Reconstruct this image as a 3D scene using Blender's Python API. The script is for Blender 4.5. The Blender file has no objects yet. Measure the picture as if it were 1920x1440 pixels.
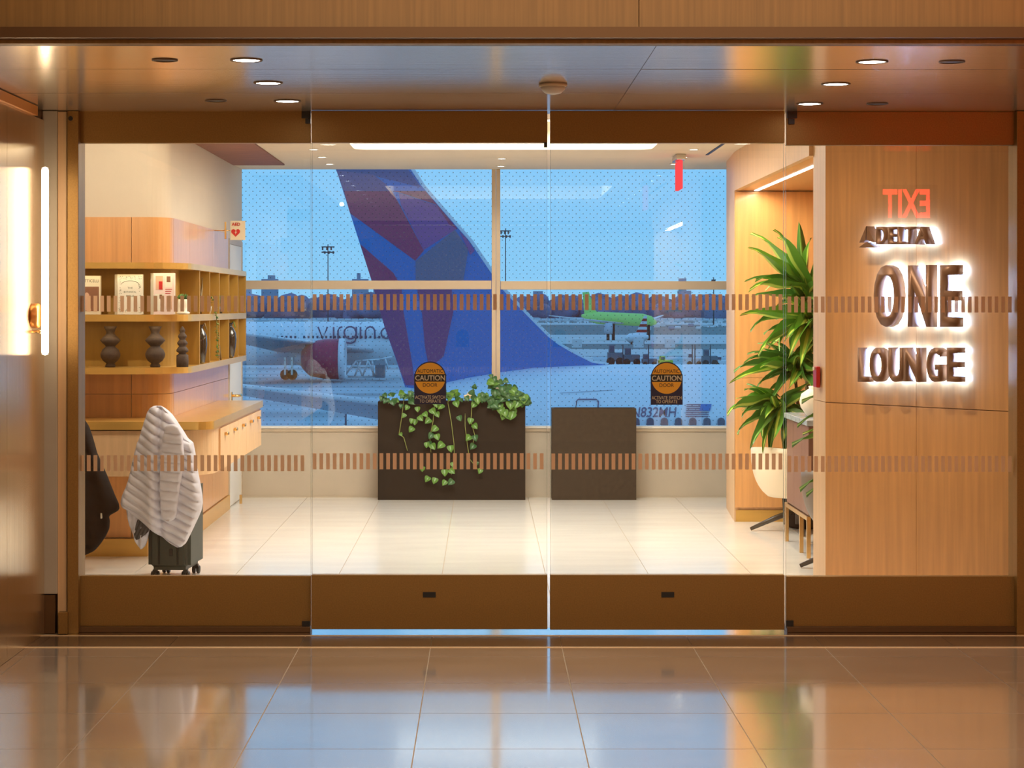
import bpy, bmesh, math, random
from mathutils import Vector, Matrix, Euler
random.seed(7)
PI = math.pi
SC = bpy.context.scene
COL = SC.collection
FK, CX, CY, EYE = 3700.0, 909.0, 575.0, 1.57
def PX(px, Y): return (px - CX) * Y / FK
def PZ(py, Y): return EYE - (py - CY) * Y / FK
def P(px, py, Y): return Vector((PX(px, Y), Y, PZ(py, Y)))

# ------------------------------------------------------------------ camera, world, exposure
cam_d = bpy.data.cameras.new('camera'); cam = bpy.data.objects.new('camera', cam_d); COL.objects.link(cam)
cam.location = (0, 0, EYE); cam.rotation_euler = (PI/2, 0, 0)
cam_d.sensor_width = 36; cam_d.lens = 36*FK/1920; cam_d.shift_x = (960-CX)/1920; cam_d.shift_y = -(720-CY)/1920
cam_d.clip_end = 6000; cam_d.clip_start = 0.05
SC.camera = cam
SC.view_settings.view_transform = 'Standard'; SC.view_settings.look = 'None'
SC.view_settings.gamma = 1; SC.view_settings.use_curve_mapping = False
SC.view_settings.exposure = 0.0
SC.cycles.use_denoising = True
SC.cycles.max_bounces = 8; SC.cycles.diffuse_bounces = 4; SC.cycles.glossy_bounces = 4
SC.cycles.transparent_max_bounces = 16; SC.cycles.transmission_bounces = 4
SC.cycles.caustics_reflective = False; SC.cycles.caustics_refractive = False
SC.cycles.sample_clamp_indirect = 4.0

W = bpy.data.worlds.new('dusk_sky'); SC.world = W; W.use_nodes = True
nt = W.node_tree; nt.nodes.clear()
o_ = nt.nodes.new('ShaderNodeOutputWorld'); b_ = nt.nodes.new('ShaderNodeBackground')
tc = nt.nodes.new('ShaderNodeTexCoord'); sx = nt.nodes.new('ShaderNodeSeparateXYZ'); cr = nt.nodes.new('ShaderNodeValToRGB')
mr = nt.nodes.new('ShaderNodeMapRange'); mr.inputs[1].default_value = -0.02; mr.inputs[2].default_value = 0.6
nz = nt.nodes.new('ShaderNodeTexNoise'); nz.inputs['Scale'].default_value = 5; mp = nt.nodes.new('ShaderNodeMapping'); mp.inputs['Scale'].default_value = (1, 1, 9)
mx = nt.nodes.new('ShaderNodeMath'); mx.operation = 'MULTIPLY_ADD'; mx.inputs[1].default_value = 0.10
nt.links.new(tc.outputs['Generated'], sx.inputs[0]); nt.links.new(sx.outputs['Z'], mr.inputs[0])
nt.links.new(tc.outputs['Generated'], mp.inputs[0]); nt.links.new(mp.outputs[0], nz.inputs['Vector'])
nt.links.new(nz.outputs[0], mx.inputs[0]); nt.links.new(mr.outputs[0], mx.inputs[2]); nt.links.new(mx.outputs[0], cr.inputs[0])
e = cr.color_ramp.elements
e[0].position = 0.02; e[0].color = (0.36, 0.72, 1.0, 1); e[1].position = 0.9; e[1].color = (0.22, 0.52, 0.95, 1)
x_ = cr.color_ramp.elements.new(0.16); x_.color = (0.25, 0.62, 1.0, 1)
nt.links.new(cr.outputs[0], b_.inputs[0]); b_.inputs[1].default_value = 1.32; nt.links.new(b_.outputs[0], o_.inputs[0])

def light(name, kind, loc, energy, color, size=0.1, size_y=None, target=None, spot=None, blend=0.5):
    d = bpy.data.lights.new(name, kind); d.energy = energy; d.color = color
    if kind == 'AREA':
        d.shape = 'RECTANGLE'; d.size = size; d.size_y = size_y or size
    elif kind == 'SPOT':
        d.shadow_soft_size = size; d.spot_size = spot or 1.4; d.spot_blend = blend
    else: d.shadow_soft_size = size
    o = bpy.data.objects.new(name, d); o.location = loc; COL.objects.link(o)
    if target is not None:
        o.rotation_euler = (Vector(target)-Vector(loc)).to_track_quat('-Z', 'Y').to_euler()
    return o
WARM = (1.0, 0.87, 0.71)
# concourse ceiling lights (large, behind and over the viewer)
light('concourse_light', 'AREA', (0.5, 2.0, 3.22), 150, (1.0, 0.78, 0.55), 3.6, 3.0, target=(0.5, 2.0, 0))
light('concourse_light', 'AREA', (0.5, 5.4, 3.22), 70, (1.0, 0.78, 0.55), 3.6, 1.4, target=(0.5, 5.4, 0))
# lounge: luminous ceiling cove
light('cove_light', 'AREA', (0.13, 13.2, 2.83), 120, (1.0, 0.94, 0.85), 2.0, 1.7, target=(0.13, 13.2, 0))
# linear light in the alcove ceiling
light('alcove_light', 'AREA', (1.98, 12.75, 2.395), 26, (1.0, 0.80, 0.52), 0.05, 3.1, target=(1.98, 12.75, 0))

# ------------------------------------------------------------------ materials
def new_mat(name):
    m = bpy.data.materials.new(name); m.use_nodes = True
    return m, m.node_tree, m.node_tree.nodes['Principled BSDF']
def mat(name, col, rough=0.5, metal=0.0, var=0.0, scale=(8, 8, 8), bump=0.0, coat=0.0, ior=1.5, emit=None, es=0.0, coatior=1.5, spec=0.5, detail=4, aniso=0.0, tang=None, trans=0):
    m, t, p = new_mat(name)
    p.inputs['Base Color'].default_value = (*col, 1); p.inputs['Roughness'].default_value = rough
    p.inputs['Metallic'].default_value = metal; p.inputs['IOR'].default_value = ior
    p.inputs['Coat Weight'].default_value = coat; p.inputs['Specular IOR Level'].default_value = spec
    if coat: p.inputs['Coat Roughness'].default_value = 0.08; p.inputs['Coat IOR'].default_value = coatior
    if trans: p.inputs['Transmission Weight'].default_value = trans
    if aniso:
        p.inputs['Anisotropic'].default_value = aniso
        if tang:
            tg = t.nodes.new('ShaderNodeTangent'); tg.direction_type = 'RADIAL'; tg.axis = tang; t.links.new(tg.outputs[0], p.inputs['Tangent'])
    if emit: p.inputs['Emission Color'].default_value = (*emit, 1); p.inputs['Emission Strength'].default_value = es
    if var or bump:
        tc = t.nodes.new('ShaderNodeTexCoord'); mp = t.nodes.new('ShaderNodeMapping'); mp.inputs['Scale'].default_value = scale
        nz = t.nodes.new('ShaderNodeTexNoise'); nz.inputs['Scale'].default_value = 1; nz.inputs['Detail'].default_value = detail
        t.links.new(tc.outputs['Object'], mp.inputs[0]); t.links.new(mp.outputs[0], nz.inputs['Vector'])
        if var:
            mixn = t.nodes.new('ShaderNodeMixRGB'); 
            mixn.inputs[1].default_value = (*[c*(1-var) for c in col], 1); mixn.inputs[2].default_value = (*[min(1, c*(1+var)) for c in col], 1)
            rp = t.nodes.new('ShaderNodeMapRange'); rp.inputs[1].default_value = 0.3; rp.inputs[2].default_value = 0.7
            t.links.new(nz.outputs[0], rp.inputs[0]); t.links.new(rp.outputs[0], mixn.inputs[0]); t.links.new(mixn.outputs[0], p.inputs['Base Color'])
        if bump:
            bp = t.nodes.new('ShaderNodeBump'); bp.inputs['Strength'].default_value = bump; bp.inputs['Distance'].default_value = 0.01
            t.links.new(nz.outputs[0], bp.inputs['Height']); t.links.new(bp.outputs[0], p.inputs['Normal'])
    return m
def emis(name, col, s):
    m = bpy.data.materials.new(name); m.use_nodes = True; t = m.node_tree; t.nodes.clear()
    o = t.nodes.new('ShaderNodeOutputMaterial'); e = t.nodes.new('ShaderNodeEmission')
    e.inputs[0].default_value = (*col, 1); e.inputs[1].default_value = s; t.links.new(e.outputs[0], o.inputs[0]); return m
def glassy(name, tint, base=0.04, grow=0.6, rough=0.0, dots=False):
    m = bpy.data.materials.new(name); m.use_nodes = True; t = m.node_tree; t.nodes.clear()
    o = t.nodes.new('ShaderNodeOutputMaterial'); tr = t.nodes.new('ShaderNodeBsdfTransparent'); gl = t.nodes.new('ShaderNodeBsdfGlossy')
    tr.inputs[0].default_value = (*tint, 1); gl.inputs['Roughness'].default_value = rough
    lw = t.nodes.new('ShaderNodeLayerWeight'); lw.inputs[0].default_value = 0.5
    pw = t.nodes.new('ShaderNodeMath'); pw.operation = 'POWER'; pw.inputs[1].default_value = 5
    ma = t.nodes.new('ShaderNodeMath'); ma.operation = 'MULTIPLY_ADD'; ma.inputs[1].default_value = grow; ma.inputs[2].default_value = base
    mx = t.nodes.new('ShaderNodeMixShader')
    t.links.new(lw.outputs['Facing'], pw.inputs[0]); t.links.new(pw.outputs[0], ma.inputs[0]); t.links.new(ma.outputs[0], mx.inputs[0])
    t.links.new(tr.outputs[0], mx.inputs[1]); t.links.new(gl.outputs[0], mx.inputs[2])
    out = mx.outputs[0]
    if dots:   # printed bird-safety dots, a staggered lattice
        tc = t.nodes.new('ShaderNodeTexCoord')
        masks = []
        for off in ((0, 0), (0.5, 0.5)):
            mp = t.nodes.new('ShaderNodeVectorMath'); mp.operation = 'MULTIPLY'; mp.inputs[1].default_value = (1/0.058, 0, 1/0.062)
            ad = t.nodes.new('ShaderNodeVectorMath'); ad.operation = 'ADD'; ad.inputs[1].default_value = (off[0], 0, off[1])
            fr = t.nodes.new('ShaderNodeVectorMath'); fr.operation = 'FRACTION'
            sb = t.nodes.new('ShaderNodeVectorMath'); sb.operation = 'SUBTRACT'; sb.inputs[1].default_value = (0.5, 0, 0.5)
            ml = t.nodes.new('ShaderNodeVectorMath'); ml.operation = 'MULTIPLY'; ml.inputs[1].default_value = (1, 0, 1)
            ln = t.nodes.new('ShaderNodeVectorMath'); ln.operation = 'LENGTH'
            lt = t.nodes.new('ShaderNodeMath'); lt.operation = 'LESS_THAN'; lt.inputs[1].default_value = 0.085
            t.links.new(tc.outputs['Object'], mp.inputs[0]); t.links.new(mp.outputs[0], ad.inputs[0]); t.links.new(ad.outputs[0], fr.inputs[0])
            t.links.new(fr.outputs[0], sb.inputs[0]); t.links.new(sb.outputs[0], ml.inputs[0]); t.links.new(ml.outputs[0], ln.inputs[0]); t.links.new(ln.outputs['Value'], lt.inputs[0])
            masks.append(lt)
        mm = t.nodes.new('ShaderNodeMath'); mm.operation = 'MAXIMUM'; t.links.new(masks[0].outputs[0], mm.inputs[0]); t.links.new(masks[1].outputs[0], mm.inputs[1])
        ms = t.nodes.new('ShaderNodeMath'); ms.operation = 'MULTIPLY'; ms.inputs[1].default_value = 0.38; t.links.new(mm.outputs[0], ms.inputs[0])
        df = t.nodes.new('ShaderNodeBsdfDiffuse'); df.inputs[0].default_value = (0.05, 0.10, 0.16, 1)
        m2 = t.nodes.new('ShaderNodeMixShader'); t.links.new(ms.outputs[0], m2.inputs[0]); t.links.new(out, m2.inputs[1]); t.links.new(df.outputs[0], m2.inputs[2]); out = m2.outputs[0]
    t.links.new(out, o.inputs[0]); return m
def mixtrans(name, col, alpha, rough=0.6):
    m = bpy.data.materials.new(name); m.use_nodes = True; t = m.node_tree; p = t.nodes['Principled BSDF']
    p.inputs['Base Color'].default_value = (*col, 1); p.inputs['Alpha'].default_value = alpha; p.inputs['Roughness'].default_value = rough
    return m

M = {}
M['oak'] = mat('oak_veneer', (0.78, 0.385, 0.14), 0.30, coat=0.3, var=0.10, scale=(38, 38, 1.6), bump=0.03)
M['oak_pale'] = mat('oak_veneer_pale', (0.78, 0.50, 0.27), 0.4, var=0.08, scale=(38, 38, 1.6))
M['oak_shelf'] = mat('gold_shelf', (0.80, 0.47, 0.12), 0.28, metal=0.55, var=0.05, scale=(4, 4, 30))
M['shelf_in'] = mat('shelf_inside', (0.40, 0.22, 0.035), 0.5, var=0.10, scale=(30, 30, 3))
M['fascia'] = mat('fascia_veneer', (0.30, 0.165, 0.05), 0.5, var=0.16, scale=(60, 60, 1.6), bump=0.05)
M['walnut'] = mat('walnut_ceiling', (0.26, 0.11, 0.07), 0.65, var=0.25, scale=(6, 60, 6))
M['rosewood'] = mat('rosewood', (0.25, 0.12, 0.085), 0.35, var=0.12, scale=(30, 30, 2))
M['paint'] = mat('warm_paint', (0.74, 0.62, 0.46), 0.6, var=0.02, scale=(3, 3, 3))
M['paint_low'] = mat('beige_paint', (0.54, 0.46, 0.36), 0.5, var=0.04, scale=(5, 5, 5))
M['ceil'] = mat('ceiling_paint', (0.80, 0.68, 0.50), 0.6)
M['white'] = mat('white_paint', (0.78, 0.76, 0.72), 0.5)
M['bronze'] = mat('bronze_rail', (0.30, 0.17, 0.048), 0.42, metal=0.55, var=0.10, scale=(160, 160, 160), bump=0.02)
M['bronze_dark'] = mat('bronze_dark', (0.12, 0.06, 0.022), 0.45, metal=0.5)
M['soffit'] = mat('brushed_soffit', (0.96, 0.82, 0.66), 0.17, metal=0.78, var=0.05, scale=(1.2, 24, 5), bump=0.06)
M['wallmetal'] = mat('brushed_wall_metal', (0.95, 0.82, 0.64), 0.24, metal=1.0, var=0.06, scale=(60, 60, 1.0), aniso=0.95, tang='Z')
M['brass_strip'] = mat('brass_strip', (0.90, 0.66, 0.40), 0.5, metal=0.3)
M['brass'] = mat('brass', (0.85, 0.55, 0.22), 0.25, metal=1.0)
M['copper_trim'] = mat('copper_trim', (0.95, 0.42, 0.12), 0.35, metal=0.6)
M['steel'] = mat('steel', (0.62, 0.60, 0.56), 0.25, metal=1.0)
M['chrome'] = mat('threshold_metal', (0.80, 0.78, 0.74), 0.12, metal=1.0)
M['black'] = mat('black_plastic', (0.012, 0.012, 0.012), 0.4)
M['tile'] = mat('concourse_tile', (0.48, 0.39, 0.31), 0.16, var=0.13, scale=(2, 9, 2), ior=2.2, coat=1.0, coatior=2.1, bump=0.012, detail=6)
M['tile_dark'] = mat('threshold_tile', (0.16, 0.10, 0.06), 0.2, var=0.12, scale=(2, 14, 2))
M['grout'] = mat('grout', (0.55, 0.42, 0.28), 0.7)
M['tile_in'] = mat('lounge_tile', (0.84, 0.81, 0.76), 0.16, var=0.05, scale=(1.5, 7, 2), ior=1.6, detail=6)
M['grout_in'] = mat('lounge_grout', (0.42, 0.34, 0.25), 0.7)
M['glass'] = glassy('door_glass', (0.96, 0.975, 0.965), 0.035, 0.6)
M['glass_edge'] = mixtrans('glass_edge', (0.45, 0.62, 0.52), 0.38, 0.2)
M['winglass'] = glassy('window_glass', (0.90, 0.95, 0.97), 0.085, 0.6, dots=True)
M['stripe'] = mixtrans('etched_film', (0.86, 0.57, 0.36), 0.80, 0.5)
M['winframe'] = mat('window_frame', (0.55, 0.44, 0.32), 0.45, var=0.03)
M['planter'] = mat('dark_planter', (0.024, 0.017, 0.012), 0.8, spec=0.2, var=0.15, scale=(30, 30, 30))
M['planter2'] = mat('taupe_planter', (0.052, 0.038, 0.026), 0.8, spec=0.2, var=0.15, scale=(30, 30, 30))
M['soil'] = mat('soil', (0.03, 0.02, 0.012), 0.9)
M['cream'] = mat('cream_shell', (0.86, 0.72, 0.52), 0.35)
M['taupe'] = mat('taupe_shell', (0.17, 0.12, 0.08), 0.45)
M['darkwood'] = mat('dark_leg', (0.06, 0.045, 0.03), 0.35)
M['stem'] = mat('plant_stem', (0.20, 0.14, 0.06), 0.7)
M['vine'] = mat('vine_stem', (0.25, 0.28, 0.08), 0.6)
M['flower'] = mat('cream_flower', (0.85, 0.66, 0.42), 0.6)
M['vase'] = mat('brown_clay', (0.050, 0.030, 0.020), 0.75, var=0.3, scale=(60, 60, 60), bump=0.3)
M['blackglass'] = mat('black_glass', (0.02, 0.016, 0.012), 0.08, coat=1.0)
M['ivory'] = mat('ivory_ceramic', (0.84, 0.74, 0.58), 0.4)
M['paper'] = mat('paper', (0.82, 0.76, 0.64), 0.7)
M['case'] = mat('dark_green_shell', (0.045, 0.055, 0.042), 0.45, bump=0.02, var=0.08, scale=(60, 60, 60))
M['case_gray'] = mat('grey_shell', (0.28, 0.27, 0.25), 0.45)
M['puffer'] = mat('pale_puffer', (0.80, 0.79, 0.90), 0.55, var=0.05, scale=(20, 20, 20), bump=0.10)
M['puffer_black'] = mat('black_puffer', (0.012, 0.009, 0.008), 0.9, spec=0.15, bump=0.10, var=0.3, scale=(30, 30, 30))
M['lining'] = mat('grey_lining', (0.07, 0.07, 0.075), 0.5)
M['red'] = mat('red_plastic', (0.50, 0.012, 0.01), 0.35)
M['redprint'] = mat('red_print', (0.55, 0.02, 0.02), 0.5)
M['exitred'] = emis('exit_red', (1.0, 0.02, 0.015), 28)
M['exitred_soft'] = emis('exit_edge_red', (1.0, 0.07, 0.08), 1.2)
M['tube'] = emis('tube_light', (1.0, 0.78, 0.50), 16)
M['led'] = emis('led_white', (1.0, 0.93, 0.80), 9)
M['down'] = emis('downlight_glow', (1.0, 0.92, 0.80), 18)
M['covepanel'] = emis('cove_glow', (1.0, 0.86, 0.62), 2.0)
M['halo'] = emis('halo_led', (0.25, 0.46, 1.0), 78)
M['letter'] = mat('bronze_letter', (0.26, 0.14, 0.085), 0.45, metal=0.35)
M['orange'] = mat('sticker_orange', (0.90, 0.44, 0.03), 0.5)
M['navy'] = mat('sticker_navy', (0.012, 0.012, 0.06), 0.5)
M['ink'] = mat('black_ink', (0.01, 0.008, 0.006), 0.5)
M['letterwhite'] = mat('cream_print', (0.75, 0.66, 0.48), 0.5)
M['pinkcover'] = mat('pink_cover', (0.84, 0.66, 0.60), 0.5)
M['inkgreen'] = mat('dark_green_ink', (0.10, 0.13, 0.07), 0.6)
M['brownprint'] = mat('brown_print', (0.24, 0.10, 0.05), 0.6)
M['skinprint'] = mat('peach_print', (0.70, 0.42, 0.28), 0.6)
# exterior
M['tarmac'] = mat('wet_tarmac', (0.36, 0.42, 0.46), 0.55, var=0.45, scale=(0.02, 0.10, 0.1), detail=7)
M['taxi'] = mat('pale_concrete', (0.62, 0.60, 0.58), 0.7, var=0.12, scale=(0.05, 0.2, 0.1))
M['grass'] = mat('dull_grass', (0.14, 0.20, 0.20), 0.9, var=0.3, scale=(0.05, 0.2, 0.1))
M['plane'] = mat('white_aircraft_paint', (0.86, 0.86, 0.88), 0.35, coat=0.2)
M['planegrey'] = mat('grey_wing', (0.50, 0.54, 0.60), 0.4)
M['metal_le'] = mat('bare_leading_edge', (0.78, 0.78, 0.80), 0.4)
M['blue'] = mat('livery_blue', (0.0, 0.17, 0.50), 0.4)
M['navyfin'] = mat('livery_navy', (0.03, 0.08, 0.26), 0.4)
M['indigo'] = mat('livery_indigo', (0.14, 0.10, 0.26), 0.4)
M['maroon'] = mat('livery_maroon', (0.38, 0.035, 0.12), 0.4)
M['purple'] = mat('livery_purple', (0.32, 0.09, 0.28), 0.4)
M['plum'] = mat('livery_plum', (0.22, 0.05, 0.18), 0.4)
M['slate'] = mat('livery_slate', (0.14, 0.15, 0.25), 0.4)
M['virginink'] = mat('grey_script', (0.16, 0.13, 0.22), 0.5)
M['engine'] = mat('maroon_nacelle', (0.40, 0.02, 0.08), 0.35)
M['acwin'] = mat('aircraft_window', (0.05, 0.08, 0.14), 0.2)
M['lime'] = mat('lime_paint', (0.50, 0.85, 0.20), 0.5)
M['trees'] = mat('far_trees', (0.20, 0.21, 0.33), 0.9, var=0.4, scale=(0.05, 0.05, 0.08))  # sky tint and haze put into the tree colour
M['farbldg'] = mat('far_building', (0.30, 0.36, 0.46), 0.8)  # distance haze is mixed into this base colour
M['mast'] = mat('dark_mast', (0.03, 0.06, 0.08), 0.7)
M['vehicle'] = mat('vehicle_dark', (0.10, 0.16, 0.20), 0.6)
M['vehwhite'] = mat('vehicle_white', (0.80, 0.80, 0.80), 0.5)
M['yellow'] = mat('safety_yellow', (0.7, 0.7, 0.05), 0.5)
M['tire'] = mat('tire', (0.015, 0.015, 0.015), 0.8)

def leaf_mat(name, edge, mid, w):
    m, t, p = new_mat(name)
    uv = t.nodes.new('ShaderNodeUVMap'); s = t.nodes.new('ShaderNodeSeparateXYZ'); t.links.new(uv.outputs[0], s.inputs[0])
    a = t.nodes.new('ShaderNodeMath'); a.operation = 'SUBTRACT'; a.inputs[1].default_value = 0.5; t.links.new(s.outputs[0], a.inputs[0])
    b = t.nodes.new('ShaderNodeMath'); b.operation = 'ABSOLUTE'; t.links.new(a.outputs[0], b.inputs[0])
    r = t.nodes.new('ShaderNodeValToRGB'); t.links.new(b.outputs[0], r.inputs[0])
    r.color_ramp.elements[0].position = w; r.color_ramp.elements[0].color = (*mid, 1)
    r.color_ramp.elements[1].position = w+0.05; r.color_ramp.elements[1].color = (*edge, 1)
    t.links.new(r.outputs[0], p.inputs['Base Color']); p.inputs['Roughness'].default_value = 0.3
    return m
M['dracaena'] = leaf_mat('striped_leaf', (0.13, 0.33, 0.045), (0.68, 0.80, 0.18), 0.13)
M['dracaena_dark'] = leaf_mat('striped_leaf_dark', (0.07, 0.20, 0.035), (0.26, 0.46, 0.10), 0.10)
M['pothos'] = leaf_mat('heart_leaf', (0.09, 0.22, 0.035), (0.16, 0.34, 0.07), 0.02)
M['pothos_dark'] = leaf_mat('heart_leaf_dark', (0.03, 0.11, 0.035), (0.06, 0.18, 0.05), 0.02)

# ------------------------------------------------------------------ helpers
ORG = {}
def tagp(o, label=None, cat=None, group=None, kind=None):
    if label: o['label'] = label
    if cat: o['category'] = cat
    if group: o['group'] = group
    if kind: o['kind'] = kind
    return o
def thing(name, label, cat, loc=(0, 0, 0), group=None, rz=0, kind=None):
    o = bpy.data.objects.new(name, None); o.empty_display_size = 0.1; o.location = loc; o.rotation_euler = (0, 0, rz); COL.objects.link(o)
    ORG[o.name] = Vector(loc)
    return tagp(o, label, cat, group, kind)
def org(o):
    return ORG.get(o.name, Vector((0, 0, 0))) if o else Vector((0, 0, 0))
class MB:
    def __init__(s): s.bm = bmesh.new()
    def box(s, x0, x1, y0, y1, z0, z1, bev=0, seg=1):
        b = bmesh.new()
        r = bmesh.ops.create_cube(b, size=1)
        bmesh.ops.scale(b, vec=(abs(x1-x0), abs(y1-y0), abs(z1-z0)), verts=b.verts)
        bmesh.ops.translate(b, vec=((x0+x1)/2, (y0+y1)/2, (z0+z1)/2), verts=b.verts)
        if bev: bmesh.ops.bevel(b, geom=list(b.edges), offset=bev, segments=seg, affect='EDGES')
        s.merge(b); return s
    def merge(s, b, mtx=None):
        me = bpy.data.meshes.new('tmp'); b.to_mesh(me); b.free()
        if mtx: me.transform(mtx)
        s.bm.from_mesh(me); bpy.data.meshes.remove(me); return s
    def prism(s, pts, axis, a0, a1):
        """pts: 2D polygon; axis 'z': (x,y), 'y': (x,z), 'x': (y,z)"""
        def mk(p, a):
            return {'z': (p[0], p[1], a), 'y': (p[0], a, p[1]), 'x': (a, p[0], p[1])}[axis]
        v0 = [s.bm.verts.new(mk(p, a0)) for p in pts]; v1 = [s.bm.verts.new(mk(p, a1)) for p in pts]
        n = len(pts); fs = [s.bm.faces.new(v0[::-1]), s.bm.faces.new(v1)]
        for i in range(n): fs.append(s.bm.faces.new((v0[i], v0[(i+1) % n], v1[(i+1) % n], v1[i])))
        bmesh.ops.recalc_face_normals(s.bm, faces=fs)
        return s
    def tube(s, pts, r, n=8, r1=None):
        pts = [Vector(p) for p in pts]; rings = []
        for i, p in enumerate(pts):
            d = (pts[min(i+1, len(pts)-1)] - pts[max(i-1, 0)]).normalized()
            up = Vector((0, 0, 1)) if abs(d.z) < 0.9 else Vector((1, 0, 0))
            a = d.cross(up).normalized(); b = d.cross(a)
            rr = r[i] if isinstance(r, (list, tuple)) else (r + ((r1 - r) * i/(len(pts)-1) if r1 is not None else 0))
            rings.append([s.bm.verts.new(p + a*math.cos(2*PI*k/n)*rr + b*math.sin(2*PI*k/n)*rr) for k in range(n)])
        for i in range(len(rings)-1):
            for k in range(n):
                f = s.bm.faces.new((rings[i][k], rings[i][(k+1) % n], rings[i+1][(k+1) % n], rings[i+1][k])); f.smooth = True
        s.bm.faces.new(rings[0]); s.bm.faces.new(rings[-1][::-1]); return s
    def lathe(s, prof, c=(0, 0, 0), n=24, axis='z', sy=1.0):
        """prof: list of (r, h)"""
        c = Vector(c); rings = []
        for r, h in prof:
            ring = []
            for k in range(n):
                a = 2*PI*k/n; u, v = r*math.cos(a), r*math.sin(a)*sy
                q = {'z': (u, v, h), 'x': (h, u, v), 'y': (u, h, v)}[axis]
                ring.append(s.bm.verts.new(c + Vector(q)))
            rings.append(ring)
        for i in range(len(rings)-1):
            for k in range(n):
                f = s.bm.faces.new((rings[i][k], rings[i][(k+1) % n], rings[i+1][(k+1) % n], rings[i+1][k])); f.smooth = True
        if prof[0][0] > 1e-6: s.bm.faces.new(rings[0][::-1])
        if prof[-1][0] > 1e-6: s.bm.faces.new(rings[-1])
        return s
    def grid(s, rows, close=False, smooth=True):
        vr = [[s.bm.verts.new(p) for p in r] for r in rows]
        for i in range(len(vr)-1):
            n = len(vr[i]); 
            for k in range(n if close else n-1):
                f = s.bm.faces.new((vr[i][k], vr[i][(k+1) % n], vr[i+1][(k+1) % n], vr[i+1][k])); f.smooth = smooth
        return vr
    def ball(s, c, r, sub=2, sc=(1, 1, 1)):
        b = bmesh.new(); bmesh.ops.create_icosphere(b, subdivisions=sub, radius=r)
        bmesh.ops.scale(b, vec=sc, verts=b.verts); bmesh.ops.translate(b, vec=c, verts=b.verts)
        for f in b.faces: f.smooth = True
        return s.merge(b)
    def build(s, name, m, parent=None, local=False, recalc=True, **tags):
        if recalc: bmesh.ops.recalc_face_normals(s.bm, faces=s.bm.faces)
        me = bpy.data.meshes.new(name); s.bm.to_mesh(me); s.bm.free()
        if m is not None: me.materials.append(m)
        o = bpy.data.objects.new(name, me); COL.objects.link(o)
        if parent is not None:
            o.parent = parent
            if not local: me.transform(Matrix.Translation(-org(parent)))
            ORG[o.name] = org(parent)
        elif not local and len(me.vertices):
            # top-level single mesh: put its origin at its base centre
            xs = [v.co for v in me.vertices]
            c = Vector(((min(v.x for v in xs)+max(v.x for v in xs))/2, (min(v.y for v in xs)+max(v.y for v in xs))/2, min(v.z for v in xs)))
            me.transform(Matrix.Translation(-c)); o.location = c; ORG[o.name] = c
        return tagp(o, **tags)
def BX(name, m, x0, x1, y0, y1, z0, z1, parent=None, bev=0, **t):
    return MB().box(x0, x1, y0, y1, z0, z1, bev).build(name, m, parent, **t)
def inst(name, mesh, parent, mtx, **t):
    """child sharing mesh data; mtx in world space (parents are unrotated)"""
    o = bpy.data.objects.new(name, mesh); COL.objects.link(o); o.parent = parent
    o.matrix_local = Matrix.Translation(-org(parent)) @ mtx
    return tagp(o, **t)

# text -> meshes (made in one batch; each glyph string normalised to its own bounding box later)
def make_texts(specs):
    obs = {}
    for key, (body, shear, off) in specs.items():
        cu = bpy.data.curves.new('t', 'FONT'); cu.body = body; cu.size = 1; cu.extrude = 0.0; cu.shear = shear; cu.offset = off
        cu.resolution_u = 4
        ob = bpy.data.objects.new('t', cu); COL.objects.link(ob); obs[key] = ob
    bpy.context.view_layer.update(); dg = bpy.context.evaluated_depsgraph_get(); res = {}
    for k, ob in obs.items():
        me = bpy.data.meshes.new_from_object(ob.evaluated_get(dg))
        b = bmesh.new(); b.from_mesh(me); bpy.data.meshes.remove(me)
        bmesh.ops.remove_doubles(b, verts=b.verts, dist=1e-5); bmesh.ops.dissolve_degenerate(b, edges=b.edges, dist=1e-6)
        res[k] = b
    for ob in obs.values():
        cu = ob.data; bpy.data.objects.remove(ob); bpy.data.curves.remove(cu)
    return res
specs = {c: (c, 0, 0.012) for c in 'ONEUGLDTAXI'}
specs.update({'L_': ('L', 0, 0.012), 'AUTOMATIC': ('AUTOMATIC', 0, 0), 'CAUTION': ('CAUTION', 0, 0.02), 'DOOR': ('DOOR', 0, 0), 'ACT': ('ACTIVATE SWITCH', 0, 0),
  'OPER': ('TO OPERATE', 0, 0), 'AED': ('AED', 0, 0.03), 'BOT': ('BOTTICELLI', 0, 0), 'THE': ('THE', 0, 0), 'BOTAN': ('BOTANICAL', 0, 0), 'BIBLE': ('BIBLE', 0, 0), 'REG': ('N832MH', 0.18, 0.008),
  'EXIT': ('EXIT', 0, 0.02)})
TXT = make_texts(specs)
def glyph(key, o, u, v, w, h, depth=0.0):
    """flat or extruded copy of text `key` filling w x h with lower-left corner o, axes u (right) v (up); depth goes along -(u x v)"""
    b = TXT[key].copy()
    xs = [p.co.x for p in b.verts]; ys = [p.co.y for p in b.verts]; x0, x1, y0, y1 = min(xs), max(xs), min(ys), max(ys)
    o, u, v = Vector(o), Vector(u).normalized(), Vector(v).normalized(); n = u.cross(v)
    for p in b.verts:
        p.co = o + u*((p.co.x-x0)/(x1-x0)*w) + v*((p.co.y-y0)/(y1-y0)*h)
    if depth:
        r = bmesh.ops.extrude_face_region(b, geom=list(b.faces))
        bmesh.ops.translate(b, vec=-n*depth, verts=[g for g in r['geom'] if isinstance(g, bmesh.types.BMVert)])
        bmesh.ops.recalc_face_normals(b, faces=b.faces)
    s = MB(); s.bm.free(); s.bm = b; return s
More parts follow.
